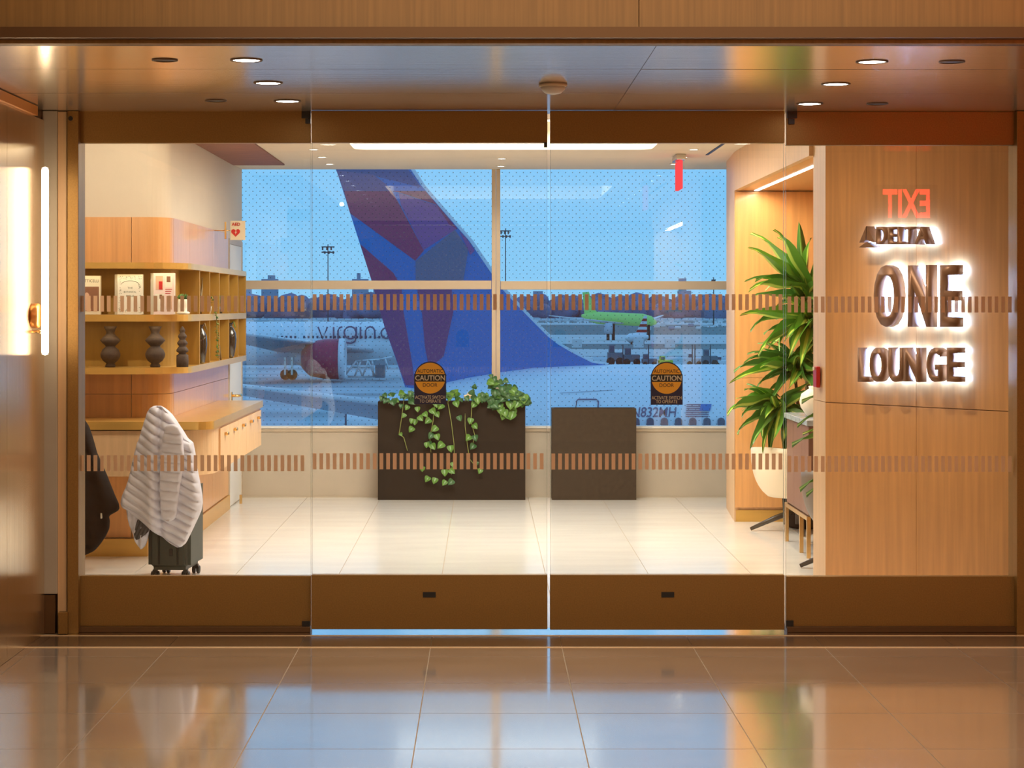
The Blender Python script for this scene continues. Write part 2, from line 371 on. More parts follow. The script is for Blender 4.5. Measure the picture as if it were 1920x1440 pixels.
# ------------------------------------------------------------------ concourse shell
ZS = 2.513      # soffit height
YD = 9.53
def tilefloor(parent, xs, ys, z, gap, m, name='tile'):
    for i in range(len(xs)-1):
        for j in range(len(ys)-1):
            x0, x1, y0, y1 = xs[i], xs[i+1], ys[j], ys[j+1]
            if x1 - x0 < 0.02: continue
            BX(name, m, x0+gap, x1-gap, y0+gap, y1-gap, z-0.02, z, parent)
XT = [-0.25 + 0.605*k for k in range(-12, 13)]
fl = MB().box(-2.4, 3.7, -4, 9.65, -0.15, -0.004).build('floor', M['grout'], kind='structure')
xs = [-2.115] + [x for x in XT if -2.1 < x < 3.6] + [3.6]
tilefloor(fl, xs, [-4.0+0.0] + [9.09-0.24-0.615*k for k in range(20, -1, -1) if 9.09-0.24-0.615*k > -4] + [9.078], 0, 0.0022, M['tile'])
tilefloor(fl, xs, [9.102, 9.403], 0, 0.0012, M['tile_dark'], 'threshold_tile')
BX('brass_strip', M['brass_strip'], -2.115, 3.6, 9.08, 9.10, -0.02, 0.002, fl)
BX('brass_strip', M['brass_strip'], -2.115, 3.6, 9.405, 9.425, -0.02, 0.002, fl)
BX('threshold_plate', M['chrome'], -2.0, 2.6, 9.43, 9.64, -0.02, 0.001, fl, label='polished metal threshold under the doors')

cl = MB().box(-2.6, 3.7, 7.0, 9.7, ZS+0.012, ZS+0.05).build('ceiling', M['bronze_dark'], kind='structure')
ys_ = [7.13, 7.84, 8.72, 9.66]; xs_ = [-2.6, 0.62, 3.7]
for j in range(3):
    for i in range(2):
        dz = random.uniform(-0.001, 0.001)
        BX('soffit_panel', M['soffit'], xs_[i]+0.001, xs_[i+1]-0.001, ys_[j]+0.006, ys_[j+1]-0.006, ZS+dz, ZS+0.012, cl, label=None)
BX('ceiling_high', M['ceil'], -2.6, 3.7, -4, 7.1, 3.3, 3.4, kind='structure')
tr = MB().box(-2.6, 3.7, 7.09, 7.13, ZS-0.001, 3.3).build('trim_1', M['bronze_dark'], kind='structure')
BX('fascia_panel', M['fascia'], -2.6, 0.55, 7.06, 7.09, PZ(69, 7.06), 3.3, tr)
BX('fascia_panel', M['fascia'], 0.553, 3.7, 7.06, 7.09, PZ(69, 7.06), 3.3, tr)
BX('edge_strip', M['fascia'], -2.6, 3.7, 7.062, 7.09, ZS-0.001, PZ(71, 7.06), tr)

wl = MB().box(-2.6, -2.127, -4, 9.64, 0, 3.3).build('wall_left', M['bronze_dark'], kind='structure')
ysp = [-4.0, -2.2, -0.4, 1.4, 3.2, 5.0, 6.8, 8.735, 9.476]
for a, b in zip(ysp[:-1], ysp[1:]):
    BX('metal_panel', M['wallmetal'], -2.127, -2.115, a+0.002, b-0.002, 0.0, PZ(226, 9.476), wl)
BX('glow_strip', M['copper_trim'], -2.127, -2.095, 5.5, 9.25, PZ(226, 9.476)+0.002, ZS-0.004, wl, label='orange strip standing in for lamp glow above the metal panels')  # orange colour stands in for the lamp-lit glow at the wall top
BX('wall_right', M['oak'], 3.6, 3.9, -4, 9.8, 0, 3.3, kind='structure')
BX('wall_rear', M['oak_pale'], -2.6, 3.9, -4.2, -4, 0, 3.3, kind='structure')

# left jamb: grey end cap, tan mullion, bronze jamb
jm = MB().box(-2.126, PX(107, 9.476), 9.478, 9.64, 0.19, ZS-0.002, 0.002).build('trim_2', M['paint_low'], kind='structure')
BX('end_base', M['bronze_dark'], -2.126, PX(103, 9.478), 9.478, 9.64, 0.0, 0.185, jm)
BX('mullion', M['oak_pale'], PX(107.5, 9.5), PX(125, 9.5), 9.50, 9.64, 0, ZS-0.002, jm, bev=0.003)
BX('mullion_foot', M['bronze'], PX(109, 9.46), PX(127, 9.46), 9.455, 9.497, 0.0, 0.105, jm, bev=0.002)
BX('jamb', M['bronze'], PX(126, 9.48), PX(147, 9.48), 9.48, 9.64, 0, ZS-0.002, jm, bev=0.002)
MB().lathe([(0.011, 0), (0.011, 0.004), (0.009, 0.006)], (PX(132, 9.47), 9.472, PZ(222, 9.47)), 16, 'y').build('sensor_eye', M['black'], jm)
jr = MB().box(PX(1907, 9.48), 3.6, 9.48, 9.64, 0, ZS-0.002, 0.002).build('trim_3', M['bronze'], kind='structure')

# ------------------------------------------------------------------ glass front
stripe_me = None
def stripe_mesh(w, h):
    b = MB().box(-w/2, w/2, -0.0006, 0.0006, -h/2, h/2); me = bpy.data.meshes.new('stripe'); b.bm.to_mesh(me); b.bm.free(); me.materials.append(M['stripe']); return me
SM = stripe_mesh(7.0*9.5/FK, 30.0*9.5/FK)
def leaf_door(name, p0, p1, Y, ytop, yg0, yg1, ybot, sy, th=0.045, stub=0):
    """panel between pixel columns p0..p1 on plane Y"""
    o = thing(name, None, None, (PX((p0+p1)/2, Y), Y, 0), kind='structure')
    x0, x1 = PX(p0, Y), PX(p1, Y)
    BX('top_rail', M['bronze'], x0, x1, Y, Y+th, PZ(yg0, Y), PZ(ytop, Y), o, bev=0.002)
    BX('bottom_rail', M['bronze'], x0, x1, Y, Y+th, max(0.004, PZ(ybot, Y)), PZ(yg1, Y), o, bev=0.002)
    yg = Y+th/2
    MB().box(x0+0.003, x1-0.003, yg, yg+0.0005, PZ(yg1, Y)-0.002, PZ(yg0, Y)+0.002).build('glass_pane', M['glass'], o)
    for a, b in ((x0+0.0005, x0+0.0025), (x1-0.0025, x1-0.0005)):
        BX('glass_edge', M['glass_edge'], a, b, yg-0.006, yg+0.006, PZ(yg1, Y), PZ(yg0, Y), o)
    n = int((p1-p0-6)//12.52)
    for row in sy:
        zc = PZ(row, Y)
        for k in range(n+1):
            x = PX(p0+6+k*12.52, yg)
            if x > x1-0.012: continue
            inst('stripe', SM, o, Matrix.Translation((x, yg-0.002, zc)))
    return o
YS = 9.472
w1 = leaf_door('window_1', 148, 583, YD, 208, 268, 1080, 1174, (569.5, 869))
w2 = leaf_door('window_2', 1474, 1905, YD, 209, 272, 1081, 1176, (571, 870.5))
d1 = leaf_door('door_1', 584, 1026.5, YS, 207.6, 267.5, 1078, 1180, (566.5, 865.5))
d2 = leaf_door('door_2', 1031.5, 1471, YS, 207.6, 268, 1078, 1181, (566.5, 866))
for w, a, b in ((w1, 148, 583), (w2, 1474, 1905)):
    BX('floor_channel', M['bronze_dark'], PX(a, YD), PX(b, YD), YD-0.03, YD+0.07, 0.001, 0.028, w, bev=0.002)
BX('pivot_bracket', M['black'], PX(566, YD), PX(583, YD), YD-0.014, YD-0.001, PZ(222, YD), PZ(209, YD), w1)
BX('pivot_bracket', M['black'], PX(573, YD), PX(583, YD), YD-0.014, YD-0.001, PZ(232, YD), PZ(223, YD), w1)
BX('floor_guide', M['black'], PX(567, YD), PX(582, YD), YD-0.016, YD-0.001, PZ(1177, YD), PZ(1164, YD), w1)
BX('pivot_bracket', M['black'], PX(1475, YD), PX(1494, YD), YD-0.014, YD-0.001, PZ(222, YD), PZ(209, YD), w2)
BX('pivot_bracket', M['black'], PX(1478, YD), PX(1489, YD), YD-0.014, YD-0.001, PZ(233, YD), PZ(223, YD), w2)
BX('floor_guide', M['black'], PX(1473, YD), PX(1487, YD), YD-0.016, YD-0.001, PZ(1177, YD), PZ(1163, YD), w2)
BX('stop_block', M['black'], PX(1020, YS), PX(1026, YS), YS-0.005, YS+0.02, PZ(276, YS), PZ(268, YS), d1)
for d, c in ((d1, 805), (d2, 1252)):
    p = BX('maker_plate', M['black'], PX(c-12, YS), PX(c+12, YS), YS-0.004, YS-0.0005, PZ(1120, YS), PZ(1110, YS), d, label='small black maker plate')
# caution stickers on the sliding doors
def sticker(d, px, py0, py1, w):
    Y = YS+0.0225-0.004; hw = w/2
    o = thing('caution_sticker', None, None, P(px, (py0+py1)/2, Y)); o.parent = d; o.location = P(px, (py0+py1)/2, Y)-org(d)
    rpx = hw; cyp = py0+rpx+1
    pts = []
    for k in range(25):
        a = PI*k/24; pts.append((PX(px+hw*math.cos(a), Y), PZ(cyp-hw*1.04*math.sin(a), Y)))
    pts += [(PX(px-hw, Y), PZ(py1, Y)), (PX(px+hw, Y), PZ(py1, Y))]
    MB().prism(pts, 'y', Y, Y+0.001).build('backing', M['navy'], o)
    c = [(PX(px+(hw-1.6)*math.cos(2*PI*k/40), Y), PZ(cyp+(hw-1.6)*math.sin(2*PI*k/40)*1.02, Y)) for k in range(40)]
    MB().prism(c, 'y', Y-0.0006, Y-0.0001).build('orange_disc', M['orange'], o)
    BX('caution_bar', M['ink'], PX(px-hw, Y), PX(px+hw, Y), Y-0.0012, Y-0.0007, PZ(cyp+6.5, Y), PZ(cyp-7.5, Y), o)
    def tx(key, yb, yt, wd, m):
        glyph(key, (PX(px-wd/2, Y), Y-0.0018, PZ(yb, Y)), (1, 0, 0), (0, 0, 1), wd*Y/FK, (yb-yt)*Y/FK, 0.0004).build('lettering', m, o, label=None)
    tx('AUTOMATIC', cyp-10, cyp-17, 48, M['ink']); tx('CAUTION', cyp+4.6, cyp-5.4, 56, M['letterwhite'])
    tx('DOOR', cyp+16, cyp+9.5, 27, M['ink']); tx('ACT', py1-10, py1-16.5, 56, M['letterwhite']); tx('OPER', py1-3, py1-9, 40, M['letterwhite'])
sticker(d1, 806.5, 678, 758, 60); sticker(d2, 1250, 678.5, 759, 60)

# soffit lights and smoke detector
def downlight(px, py, zc, r, lit, label, group, energy=0, col=WARM):
    Y = (zc-EYE)*FK/(CY-py); x = PX(px, Y)
    o = thing('recessed_downlight', label, 'light', (x, Y, zc-0.004), group)
    MB().lathe([(r, 0), (r*1.0, -0.004), (r*0.86, -0.005), (r*0.84, -0.001)], (x, Y, zc), 24).build('trim_ring', M['bronze_dark'] if zc < 2.6 else M['white'], o)
    MB().lathe([(0.0001, -0.0022), (r*0.82, -0.0022), (r*0.82, -0.0012), (0.0001, -0.0012)], (x, Y, zc), 24).build('lens', M['down'] if lit else M['black'], o)
    if energy: light('downlight_beam', 'SPOT', (x, Y, zc-0.02), energy, col, 0.04, target=(x, Y, 0), spot=1.9, blend=0.8)
    return o
for px, py, w in ((462, 112, 'nearest lit downlight at the left end of the metal soffit'), (503, 155, 'middle lit downlight at the left of the metal soffit'), (539, 189, 'lit downlight at the left of the metal soffit, closest to the doors'),
                  (1635, 115, 'nearest lit downlight at the right end of the metal soffit'), (1567, 157, 'middle lit downlight at the right of the metal soffit'), (1518, 194, 'lit downlight at the right of the metal soffit, closest to the doors')):
    downlight(px, py, ZS, 0.062, True, w, 'soffit downlights', 9, (1, 0.85, 0.68))
for px, py, w in ((309, 112, 'unlit black slot light in the soffit, leftmost and nearest'), (405, 188, 'unlit black slot light at left, next to the door header'), (1785, 115, 'unlit black slot light in the soffit, rightmost and nearest'), (1645, 194, 'unlit black slot light at right, next to the door header')):
    downlight(px, py, ZS, 0.05, False, w, 'dark soffit lights')
Yk = (ZS-EYE)*FK/(CY-157); xk = PX(1037, Yk)
o = thing('smoke_detector', 'cream dome smoke detector on the metal soffit above the doors', 'smoke detector', (xk, Yk, ZS-0.045))
MB().lathe([(0.06, ZS), (0.06, ZS-0.010), (0.056, ZS-0.014)], (xk, Yk, 0), 32).build('base_ring', M['paint'], o)
MB().lathe([(0.054, ZS-0.013), (0.050, ZS-0.026), (0.034, ZS-0.040), (0.012, ZS-0.045), (0.0005, ZS-0.045)], (xk, Yk, 0), 32).build('dome', M['white'], o)

# vertical tube lamp on the metal wall
YL = 9.20; xl = PX(84.5, YL)
o = thing('tube_wall_lamp', 'glowing vertical tube lamp on a copper puck beside the door', 'wall lamp', (-2.115, YL, PZ(590, YL)))
MB().lathe([(0.0005, PZ(666, YL)), (0.014, PZ(664, YL)), (0.016, PZ(660, YL)), (0.016, PZ(320, YL)), (0.014, PZ(315, YL)), (0.0005, PZ(313, YL))], (xl, YL, 0), 20).build('glass_tube', M['tube'], o)
MB().lathe([(0.058, -2.114), (0.058, -2.086), (0.054, -2.080), (0.0005, -2.080)], (0, YL+0.02, PZ(592, YL)), 32, 'x').build('mounting_puck', M['copper_trim'], o)
MB().tube([(-2.114, YL, PZ(622, YL)), (xl-0.016, YL, PZ(622, YL))], 0.006, 10).build('arm', M['brass'], o)
MB().ball((xl-0.022, YL-0.012, PZ(622, YL)), 0.009).build('knob', M['brass'], o)

# exit sign hanging in the concourse, reflected in the glass
o = thing('exit_sign', 'red illuminated exit sign mirrored in the glass, hanging above the concourse', 'exit sign', (2.8, 6, 2.14))
BX('housing', M['bronze_dark'], 2.59, 3.01, 5.97, 5.995, 2.13, 2.38, o, bev=0.004)
glyph('EXIT', (2.955, 5.998, 2.16), (-1, 0, 0), (0, 0, 1), 0.31, 0.19, 0.003).build('lettering', M['exitred'], o)
MB().tube([(2.8, 5.985, 2.38), (2.8, 5.985, 3.3)], 0.008).build('hanger', M['steel'], o)

# ------------------------------------------------------------------ lounge shell
YB = 16.25      # window wall
fi = MB().box(-4.6, 4.6, 9.65, 16.6, -0.15, -0.004).build('floor_lounge', M['grout_in'], kind='structure')
yin = [9.652, 10.4, 11.61, 12.82, 14.03, 15.24, YB]
xin = [x for x in XT if -4.6 < x < 4.4]
for i in range(len(xin)-1):
    for j in range(len(yin)-1):
        if xin[i+1] < -3.2 or xin[i] > 3.2: continue
        BX('tile', M['tile_in'], xin[i]+0.0022, xin[i+1]-0.0022, yin[j]+0.0008, yin[j+1]-0.0008, -0.02, 0.0, fi)
# ceiling with a luminous cove opening
ZC = 2.70
cx0, cx1, cy0, cy1 = PX(664, 14.2), PX(1222, 14.2), 11.9, 14.2
ci = MB()
ci.box(-4.6, cx0, 9.66, YB, ZC, ZC+0.1); ci.box(cx1, 4.6, 9.66, YB, ZC, ZC+0.1); ci.box(cx0, cx1, 9.66, cy0, ZC, ZC+0.1); ci.box(cx0, cx1, cy1, YB, ZC, ZC+0.1)
ci = ci.build('ceiling_lounge', M['ceil'], kind='structure')
ring = MB(); R = 0.12; zt = ZC+0.20
def rrect(x0, x1, y0, y1, r, n=6):
    out = []
    for cx, cy, a0 in ((x1-r, y1-r, 0), (x0+r, y1-r, PI/2), (x0+r, y0+r, PI), (x1-r, y0+r, 1.5*PI)):
        for k in range(n+1):
            a = a0+PI/2*k/n; out.append((cx+r*math.cos(a), cy+r*math.sin(a)))
    return out
pi_, po_ = rrect(cx0+0.005, cx1-0.005, cy0+0.005, cy1-0.005, R), rrect(cx0-0.03, cx1+0.03, cy0-0.03, cy1+0.03, R)
ring.grid([[(x, y, zt) for x, y in pi_], [(x, y, ZC-0.001) for x, y in pi_], [(x, y, ZC-0.003) for x, y in po_], [(x, y, ZC-0.001) for x, y in po_]], close=True, smooth=False)
ring.build('cove_rim', M['ceil'], ci)
MB().prism(pi_, 'z', zt, zt+0.02).build('luminous_panel', M['covepanel'], ci, label='glowing cream cove panel')
# walnut strip of the ceiling
wp = MB().box(-1.99, -1.585, 9.7, 15.62, ZC-0.012, ZC-0.001).build('walnut_panel', M['walnut'], ci, label='dark walnut strip of the ceiling')
BX('slot_diffuser', M['black'], 1.64, 1.662, 12.3, 14.67, ZC-0.004, ZC-0.0005, ci, label='black linear slot')
BX('trim_4', M['paint'], -4.6, 4.6, 9.645, 9.72, ZS+0.055, ZC+0.1, kind='structure')
n_dl = 0
for side, xx in (('left', -1.228), ('right', 1.50)):
    for k in range(8):
        Y = 15.62-0.73*k
        py = CY - (ZC-EYE)*FK/Y
        px = CX + xx*FK/Y
        rank = ['nearest the window', 'second from the window', 'third from the window', 'fourth from the window', 'fifth from the window', 'sixth from the window', 'seventh from the window', 'eighth from the window, nearest the doors'][k]
        downlight(px, py, ZC, 0.038, True, ('bright downlight of the %s ceiling row, %s' % (side, rank)) if rank else 'bright ceiling downlight of the %s row, hidden by the door header' % side, 'lounge downlights %s' % side, 14 if not (side == 'right' and k >= 5) else 6, WARM)
for Y, w in ((15.84, 'window side of the pair over the mullion'), (15.04, 'cove side of the pair over the mullion')):
    downlight(CX+0.13*FK/Y, CY-(ZC-EYE)*FK/Y, ZC, 0.038, True, 'central ceiling downlight, ' + w, 'lounge downlights centre', 12, WARM)
# unseen spots and fixtures added to brighten the left wall, then the sign spots
for x, y, tx_, ty_, en in ((-2.45, 10.9, -2.5, 12.4, 24), (-1.55, 11.2, -1.95, 12.45, 12)):
    downlight(CX+x*FK/y, CY-(ZC-EYE)*FK/y, ZC, 0.038, True, 'added unseen downlight brightening the oak wall above the %s' % ('vases' if en > 20 else 'shelf corner'), 'added wall fill downlights')
    light('wall_fill', 'SPOT', (x, y, ZC-0.02), en*2.6, WARM, 0.02, target=(tx_, ty_, 1.7), spot=2.3, blend=0.9)
SU = Vector((0.776, -0.98, 0)).normalized(); SN = Vector((-SU.y*-1, 0, 0)); SN = Vector((SU.y, -SU.x, 0))   # wall direction, outward normal
sp = Vector((2.22, 10.33, 0)) + SN*0.86; 
light('sign_spot', 'SPOT', (sp.x, sp.y, 2.66), 52, (1.0, 0.80, 0.58), 0.025, target=(2.25, 10.29, 0.55), spot=1.25, blend=0.9)
light('sign_spot', 'SPOT', (1.45, 10.0, 2.66), 9, (1.0, 0.80, 0.58), 0.05, target=(2.0, 10.5, 0.9), spot=2.0, blend=0.8)  # added second spot, a fill that brightens the sign wall

# window wall
zs, zt_ = 0.60, ZC
wb = MB().box(-2.1, 2.6, YB, YB+0.3, 0, zs-0.03).build('wall_window', M['paint_low'], kind='structure')
BX('baseboard_window', M['paint_low'], -2.0, 2.6, YB-0.008, YB-0.0005, 0.0, 0.012, kind='structure')
w3 = thing('window_3', None, None, (0, YB, zs), kind='structure')
BX('sill', M['white'], -2.02, 2.6, YB-0.02, YB+0.1, PZ(803, YB), PZ(799, YB), w3)
BX('sill_board', M['winframe'], -2.02, 2.6, YB-0.012, YB+0.1, PZ(809, YB), PZ(803.5, YB), w3)
BX('transom', M['winframe'], -2.02, PX(921.5, YB), YB-0.01, YB+0.10, PZ(542.5, YB), PZ(526, YB), w3, bev=0.003)
BX('transom', M['winframe'], PX(938.5, YB), 2.6, YB-0.01, YB+0.10, PZ(543, YB), PZ(527, YB), w3, bev=0.003)
BX('mullion', M['winframe'], PX(922, YB), PX(930, YB)-0.001, YB-0.02, YB+0.10, PZ(799, YB), ZC, w3, bev=0.003)
BX('mullion', M['winframe'], PX(930, YB)+0.001, PX(938, YB), YB-0.02, YB+0.10, PZ(799, YB), ZC, w3, bev=0.003)
for a, b in ((-2.02, PX(922, YB)), (PX(938, YB), 2.6)):
    for c, d in ((PZ(799, YB), PZ(543, YB)), (PZ(526, YB), ZC)):
        MB().box(a, b, YB+0.04, YB+0.0405, c, d).build('glass_pane', M['winglass'], w3)
BX('wall_window_side', M['paint'], 2.6, 4.6, YB, YB+0.3, 0, ZC, kind='structure')
# floor leftovers: outer walls
BX('wall_lounge_left', M['paint'], -4.7, -4.6, 9.6, 12.5, 0, ZC, kind='structure')
BX('wall_lounge_right', M['oak'], 4.6, 4.7, 9.6, 16.5, 0, ZC, kind='structure')
BX('wall_front_left', M['paint'], -4.7, PX(147, 9.6)-0.03, 9.645, 9.72, 0, ZC, kind='structure')
BX('wall_front_right', M['paint'], 3.02, 4.7, 9.645, 9.72, 0, ZC, kind='structure')

# left wall: straight run facing the doors, a rounded corner, then running back to the window
def wall_path(off, r=0.16, xe=-4.6, ye=YB):
    """outline offset `off` proud of the wall face"""
    X0, Y0 = -2.0+off, 12.45-off; rr = r+off
    pts = [(xe, Y0)]
    for k in range(9):
        a = -PI/2 + PI/2*k/8; pts.append((X0-rr+rr*math.cos(a), Y0+rr+rr*math.sin(a)))
    pts.append((X0, ye)); return pts
def ribbon(off_out, off_in, z0, z1, m, name, parent=None, xe=-4.6, ye=YB, **t):
    a, b = wall_path(off_out, xe=xe, ye=ye), wall_path(off_in, xe=xe, ye=ye)
    return MB().prism(a + b[::-1], 'z', z0, z1).build(name, m, parent, **t)
wlo = ribbon(0, -0.12, 0, ZC, M['paint'], 'wall_lounge', kind='structure')
ZW = 2.135
# oak wainscot panels (upper and lower rows, split where the photograph shows the joints)
def oak_panels(z0, z1, th=0.012):
    X0, Y0 = -2.0, 12.45
    jx = PX(247, Y0)
    segs = [(-4.0, jx-0.9), (jx-0.897, jx-0.002), (jx+0.002, None)]
    for a, b in segs:
        if b is not None: BX('oak_panel', M['oak'], a, b, Y0-th, Y0-0.0005, z0, z1, wlo)
        else:
            rr = 0.16
            o_ = [(X0-rr+(rr+th)*math.cos(-PI/2+PI/2*k/8), Y0+rr+(rr+th)*math.sin(-PI/2+PI/2*k/8)) for k in range(9)]
            i_ = [(X0-rr+(rr+.0005)*math.cos(-PI/2+PI/2*k/8), Y0+rr+(rr+.0005)*math.sin(-PI/2+PI/2*k/8)) for k in range(9)]
            MB().prism([(a, Y0-th)]+o_+i_[::-1]+[(a, Y0-0.0005)], 'z', z0, z1).build('oak_panel', M['oak'], wlo)
    for a, b in ((12.62, 13.3), (13.303, 14.4), (14.403, 15.30)):
        BX('oak_panel', M['oak'], X0+0.0005, X0+th, a, b, z0, z1, wlo)
oak_panels(1.02, ZW); oak_panels(0.115, 1.017)
BX('plinth', M['oak_shelf'], -4.0, -2.12, 12.40, 12.449, 0.0, 0.11, wlo); BX('plinth', M['oak_shelf'], -1.999, -1.975, 12.66, 15.30, 0, 0.11, wlo)
# door in the left wall beside the window
d3 = thing('door_3', None, None, (-2.0, 15.7, 0), kind='structure')
BX('frame', M['winframe'], -1.9995, -1.985, 15.34, 15.38, 0, 2.10, d3); BX('frame', M['winframe'], -1.9995, -1.985, 15.382, 16.18, 2.06, 2.10, d3)
BX('frame', M['winframe'], -1.9995, -1.985, 16.14, 16.18, 0, 2.058, d3)
BX('slab', M['white'], -1.9995, -1.990, 15.382, 16.138, 0.01, 2.058, d3)
hd = MB().tube([(-1.99, 15.5, PZ(742, 15.5)), (-1.93, 15.5, PZ(742, 15.5)), (-1.93, 15.62, PZ(742, 15.5))], 0.011).build('lever_handle', M['brass'], d3)
BX('escutcheon', M['brass'], -1.99, -1.982, 15.47, 15.53, PZ(760, 15.5), PZ(735, 15.5), d3)
BX('door_holder', M['brass'], -1.955, -1.935, 15.72, 15.75, 0, 0.07, label='small brass door stop on the floor at the wall end', cat='door stop')

# ------------------------------------------------------------------ shelf unit along the left wall
XF, YFR = -1.85, 12.17     # front faces
def shelf_path(xf, yf, r, xe, ye):
    pts = [(xe, yf)]
    for k in range(11):
        a = -PI/2+PI/2*k/10; pts.append((xf-r+r*math.cos(a), yf+r+r*math.sin(a)*1.0))
    pts.append((xf, ye)); return pts
XE = -2.95; YE = 15.31
sh = thing('shelf_unit', 'golden oak two-tier wall shelf curving round the corner with square end cubbies', 'shelf', (-2.2, 12.4, 1.15))
wall_in = [(x, y) for x, y in wall_path(0.0135, xe=XE, ye=YE)]
rowz = []
for py0, py1 in ((492, 503.5), (590, 603), (689.5, 702)):
    z1_, z0_ = PZ(py0, YFR), PZ(py1, YFR); rowz.append((z0_, z1_))
    f = shelf_path(XF, YFR, 0.36, XE, YE)
    MB().prism(f + wall_in[::-1], 'z', z0_, z1_).build('shelf_board', M['oak_shelf'], sh)
yc = [12.82, 13.29, 13.77, 14.29, 14.82, 15.30]
for lo, hi in ((rowz[2][1], rowz[1][0]), (rowz[1][1], rowz[0][0])):
    for i, y in enumerate(yc):
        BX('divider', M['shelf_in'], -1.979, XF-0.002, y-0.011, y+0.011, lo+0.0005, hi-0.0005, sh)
    # left end divider outside the view
    BX('divider', M['shelf_in'], XE, XE+0.02, YFR+0.01, 12.434, lo+0.0005, hi-0.0005, sh)
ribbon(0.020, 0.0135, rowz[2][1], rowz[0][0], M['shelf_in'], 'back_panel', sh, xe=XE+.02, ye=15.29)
light('shelf_led', 'AREA', (-2.35, 12.195, rowz[0][0]-0.004), 0.8, (1, 0.72, 0.35), 1.0, 0.02, target=(-2.35, 12.25, 0))
light('shelf_led', 'AREA', (-2.35, 12.195, rowz[1][0]-0.004), 0.9, (1, 0.72, 0.35), 1.0, 0.02, target=(-2.35, 12.25, 0))

# counter with drawers
XC, YC = -1.655, 11.98
ct = thing('wall_counter', 'oak counter with stone-grey top curving to a run of drawers on the left', 'counter', (-2.1, 12.4, 0.53))
f = shelf_path(XC, YC, 0.10, XE, 14.72)
zt1, zt0 = PZ(791, YC), PZ(806, YC)
MB().prism(f + [(-1.986, 14.72)] + [p for p in wall_path(0.0135, xe=XE, ye=14.72)][::-1][1:], 'z', zt0, zt1).build('worktop', M['oak_shelf'], ct)
f2 = shelf_path(XC-0.02, YC+0.02, 0.30, XE, 14.70)
wi = [p for p in wall_path(0.0135, xe=XE, ye=14.70)][::-1]
zb = PZ(894, YC)
MB().prism(f2 + wi, 'z', zb, zt0-0.008).build('cabinet_body', M['oak_pale'], ct)
MB().prism([(x, y) for x, y in shelf_path(XC-0.035, YC+0.035, 0.28, XE, 14.69)] + wi, 'z', zt0-0.0075, zt0-0.0005).build('shadow_gap', M['bronze_dark'], ct)
for k in range(5):
    y0 = 12.42+0.452*k
    d = BX('drawer_front', M['oak_pale'], XC-0.0195, XC-0.008, y0+0.003, y0+0.449, zb+0.004, zt0-0.02, ct, bev=0.001)
    MB().box(XC-0.008, XC+0.014, y0+0.19, y0+0.26, zt0-0.075, zt0-0.055, 0.003).build('drawer_pull', M['brass'], d)

# ------------------------------------------------------------------ things on the shelves
def book(name, px0, px1, py0, py1, spine, cover, label, art, Y=12.235):
    x0, x1 = PX(px0, Y), PX(px1, Y); z0 = rowz[1][1]; z1 = PZ(py0, Y); sx = (spine)*Y/FK
    o = thing(name, label, 'book', ((x0+x1)/2, Y, z0+0.001))
    th = 0.034
    BX('front_cover', cover, x0+sx, x1, Y, Y+0.003, z0+0.001, z1, o)
    BX('pages', M['paper'], x0+sx+0.003, x1-0.003, Y+0.0032, Y+th-0.0032, z0+0.003, z1-0.003, o)
    BX('back_cover', cover, x0+sx, x1, Y+th-0.003, Y+th, z0+0.001, z1, o)
    MB().prism([(x0, Y+th*1.3), (x0+sx-0.0005, Y), (x0+sx-0.0005, Y+th)], 'z', z0+0.001, z1).build('spine', M['paper'], o)
    art(o, x0+sx, x1, z0, z1, Y-0.0004); return o
def art1(o, x0, x1, z0, z1, Y):
    w, h = x1-x0, z1-z0
    glyph('BOT', (x0+w*0.06, Y-0.0002, z1-h*0.17), (1, 0, 0), (0, 0, 1), w*0.88, h*0.075, 0.0003).build('title', M['ink'], o)
    BX('picture', M['brownprint'], x0+w*0.06, x1-w*0.06, Y-0.0002, Y, z0+h*0.09, z1-h*0.28, o)
    c = Vector((x0+w*0.40, Y-0.0004, z0+h*0.42))
    MB().prism([(c.x+w*0.13*math.cos(a*PI/10), c.z+h*0.15*math.sin(a*PI/10)) for a in range(20)], 'y', Y-0.0007, Y-0.0004).build('painted_face', M['skinprint'], o)
    MB().prism([(c.x-w*.1, c.z-h*.12), (c.x+w*.12, c.z-h*.12), (c.x+w*.2, z0+h*.1), (c.x-w*.2, z0+h*.1)], 'y', Y-0.0006, Y-0.0003).build('painted_dress', M['skinprint'], o)
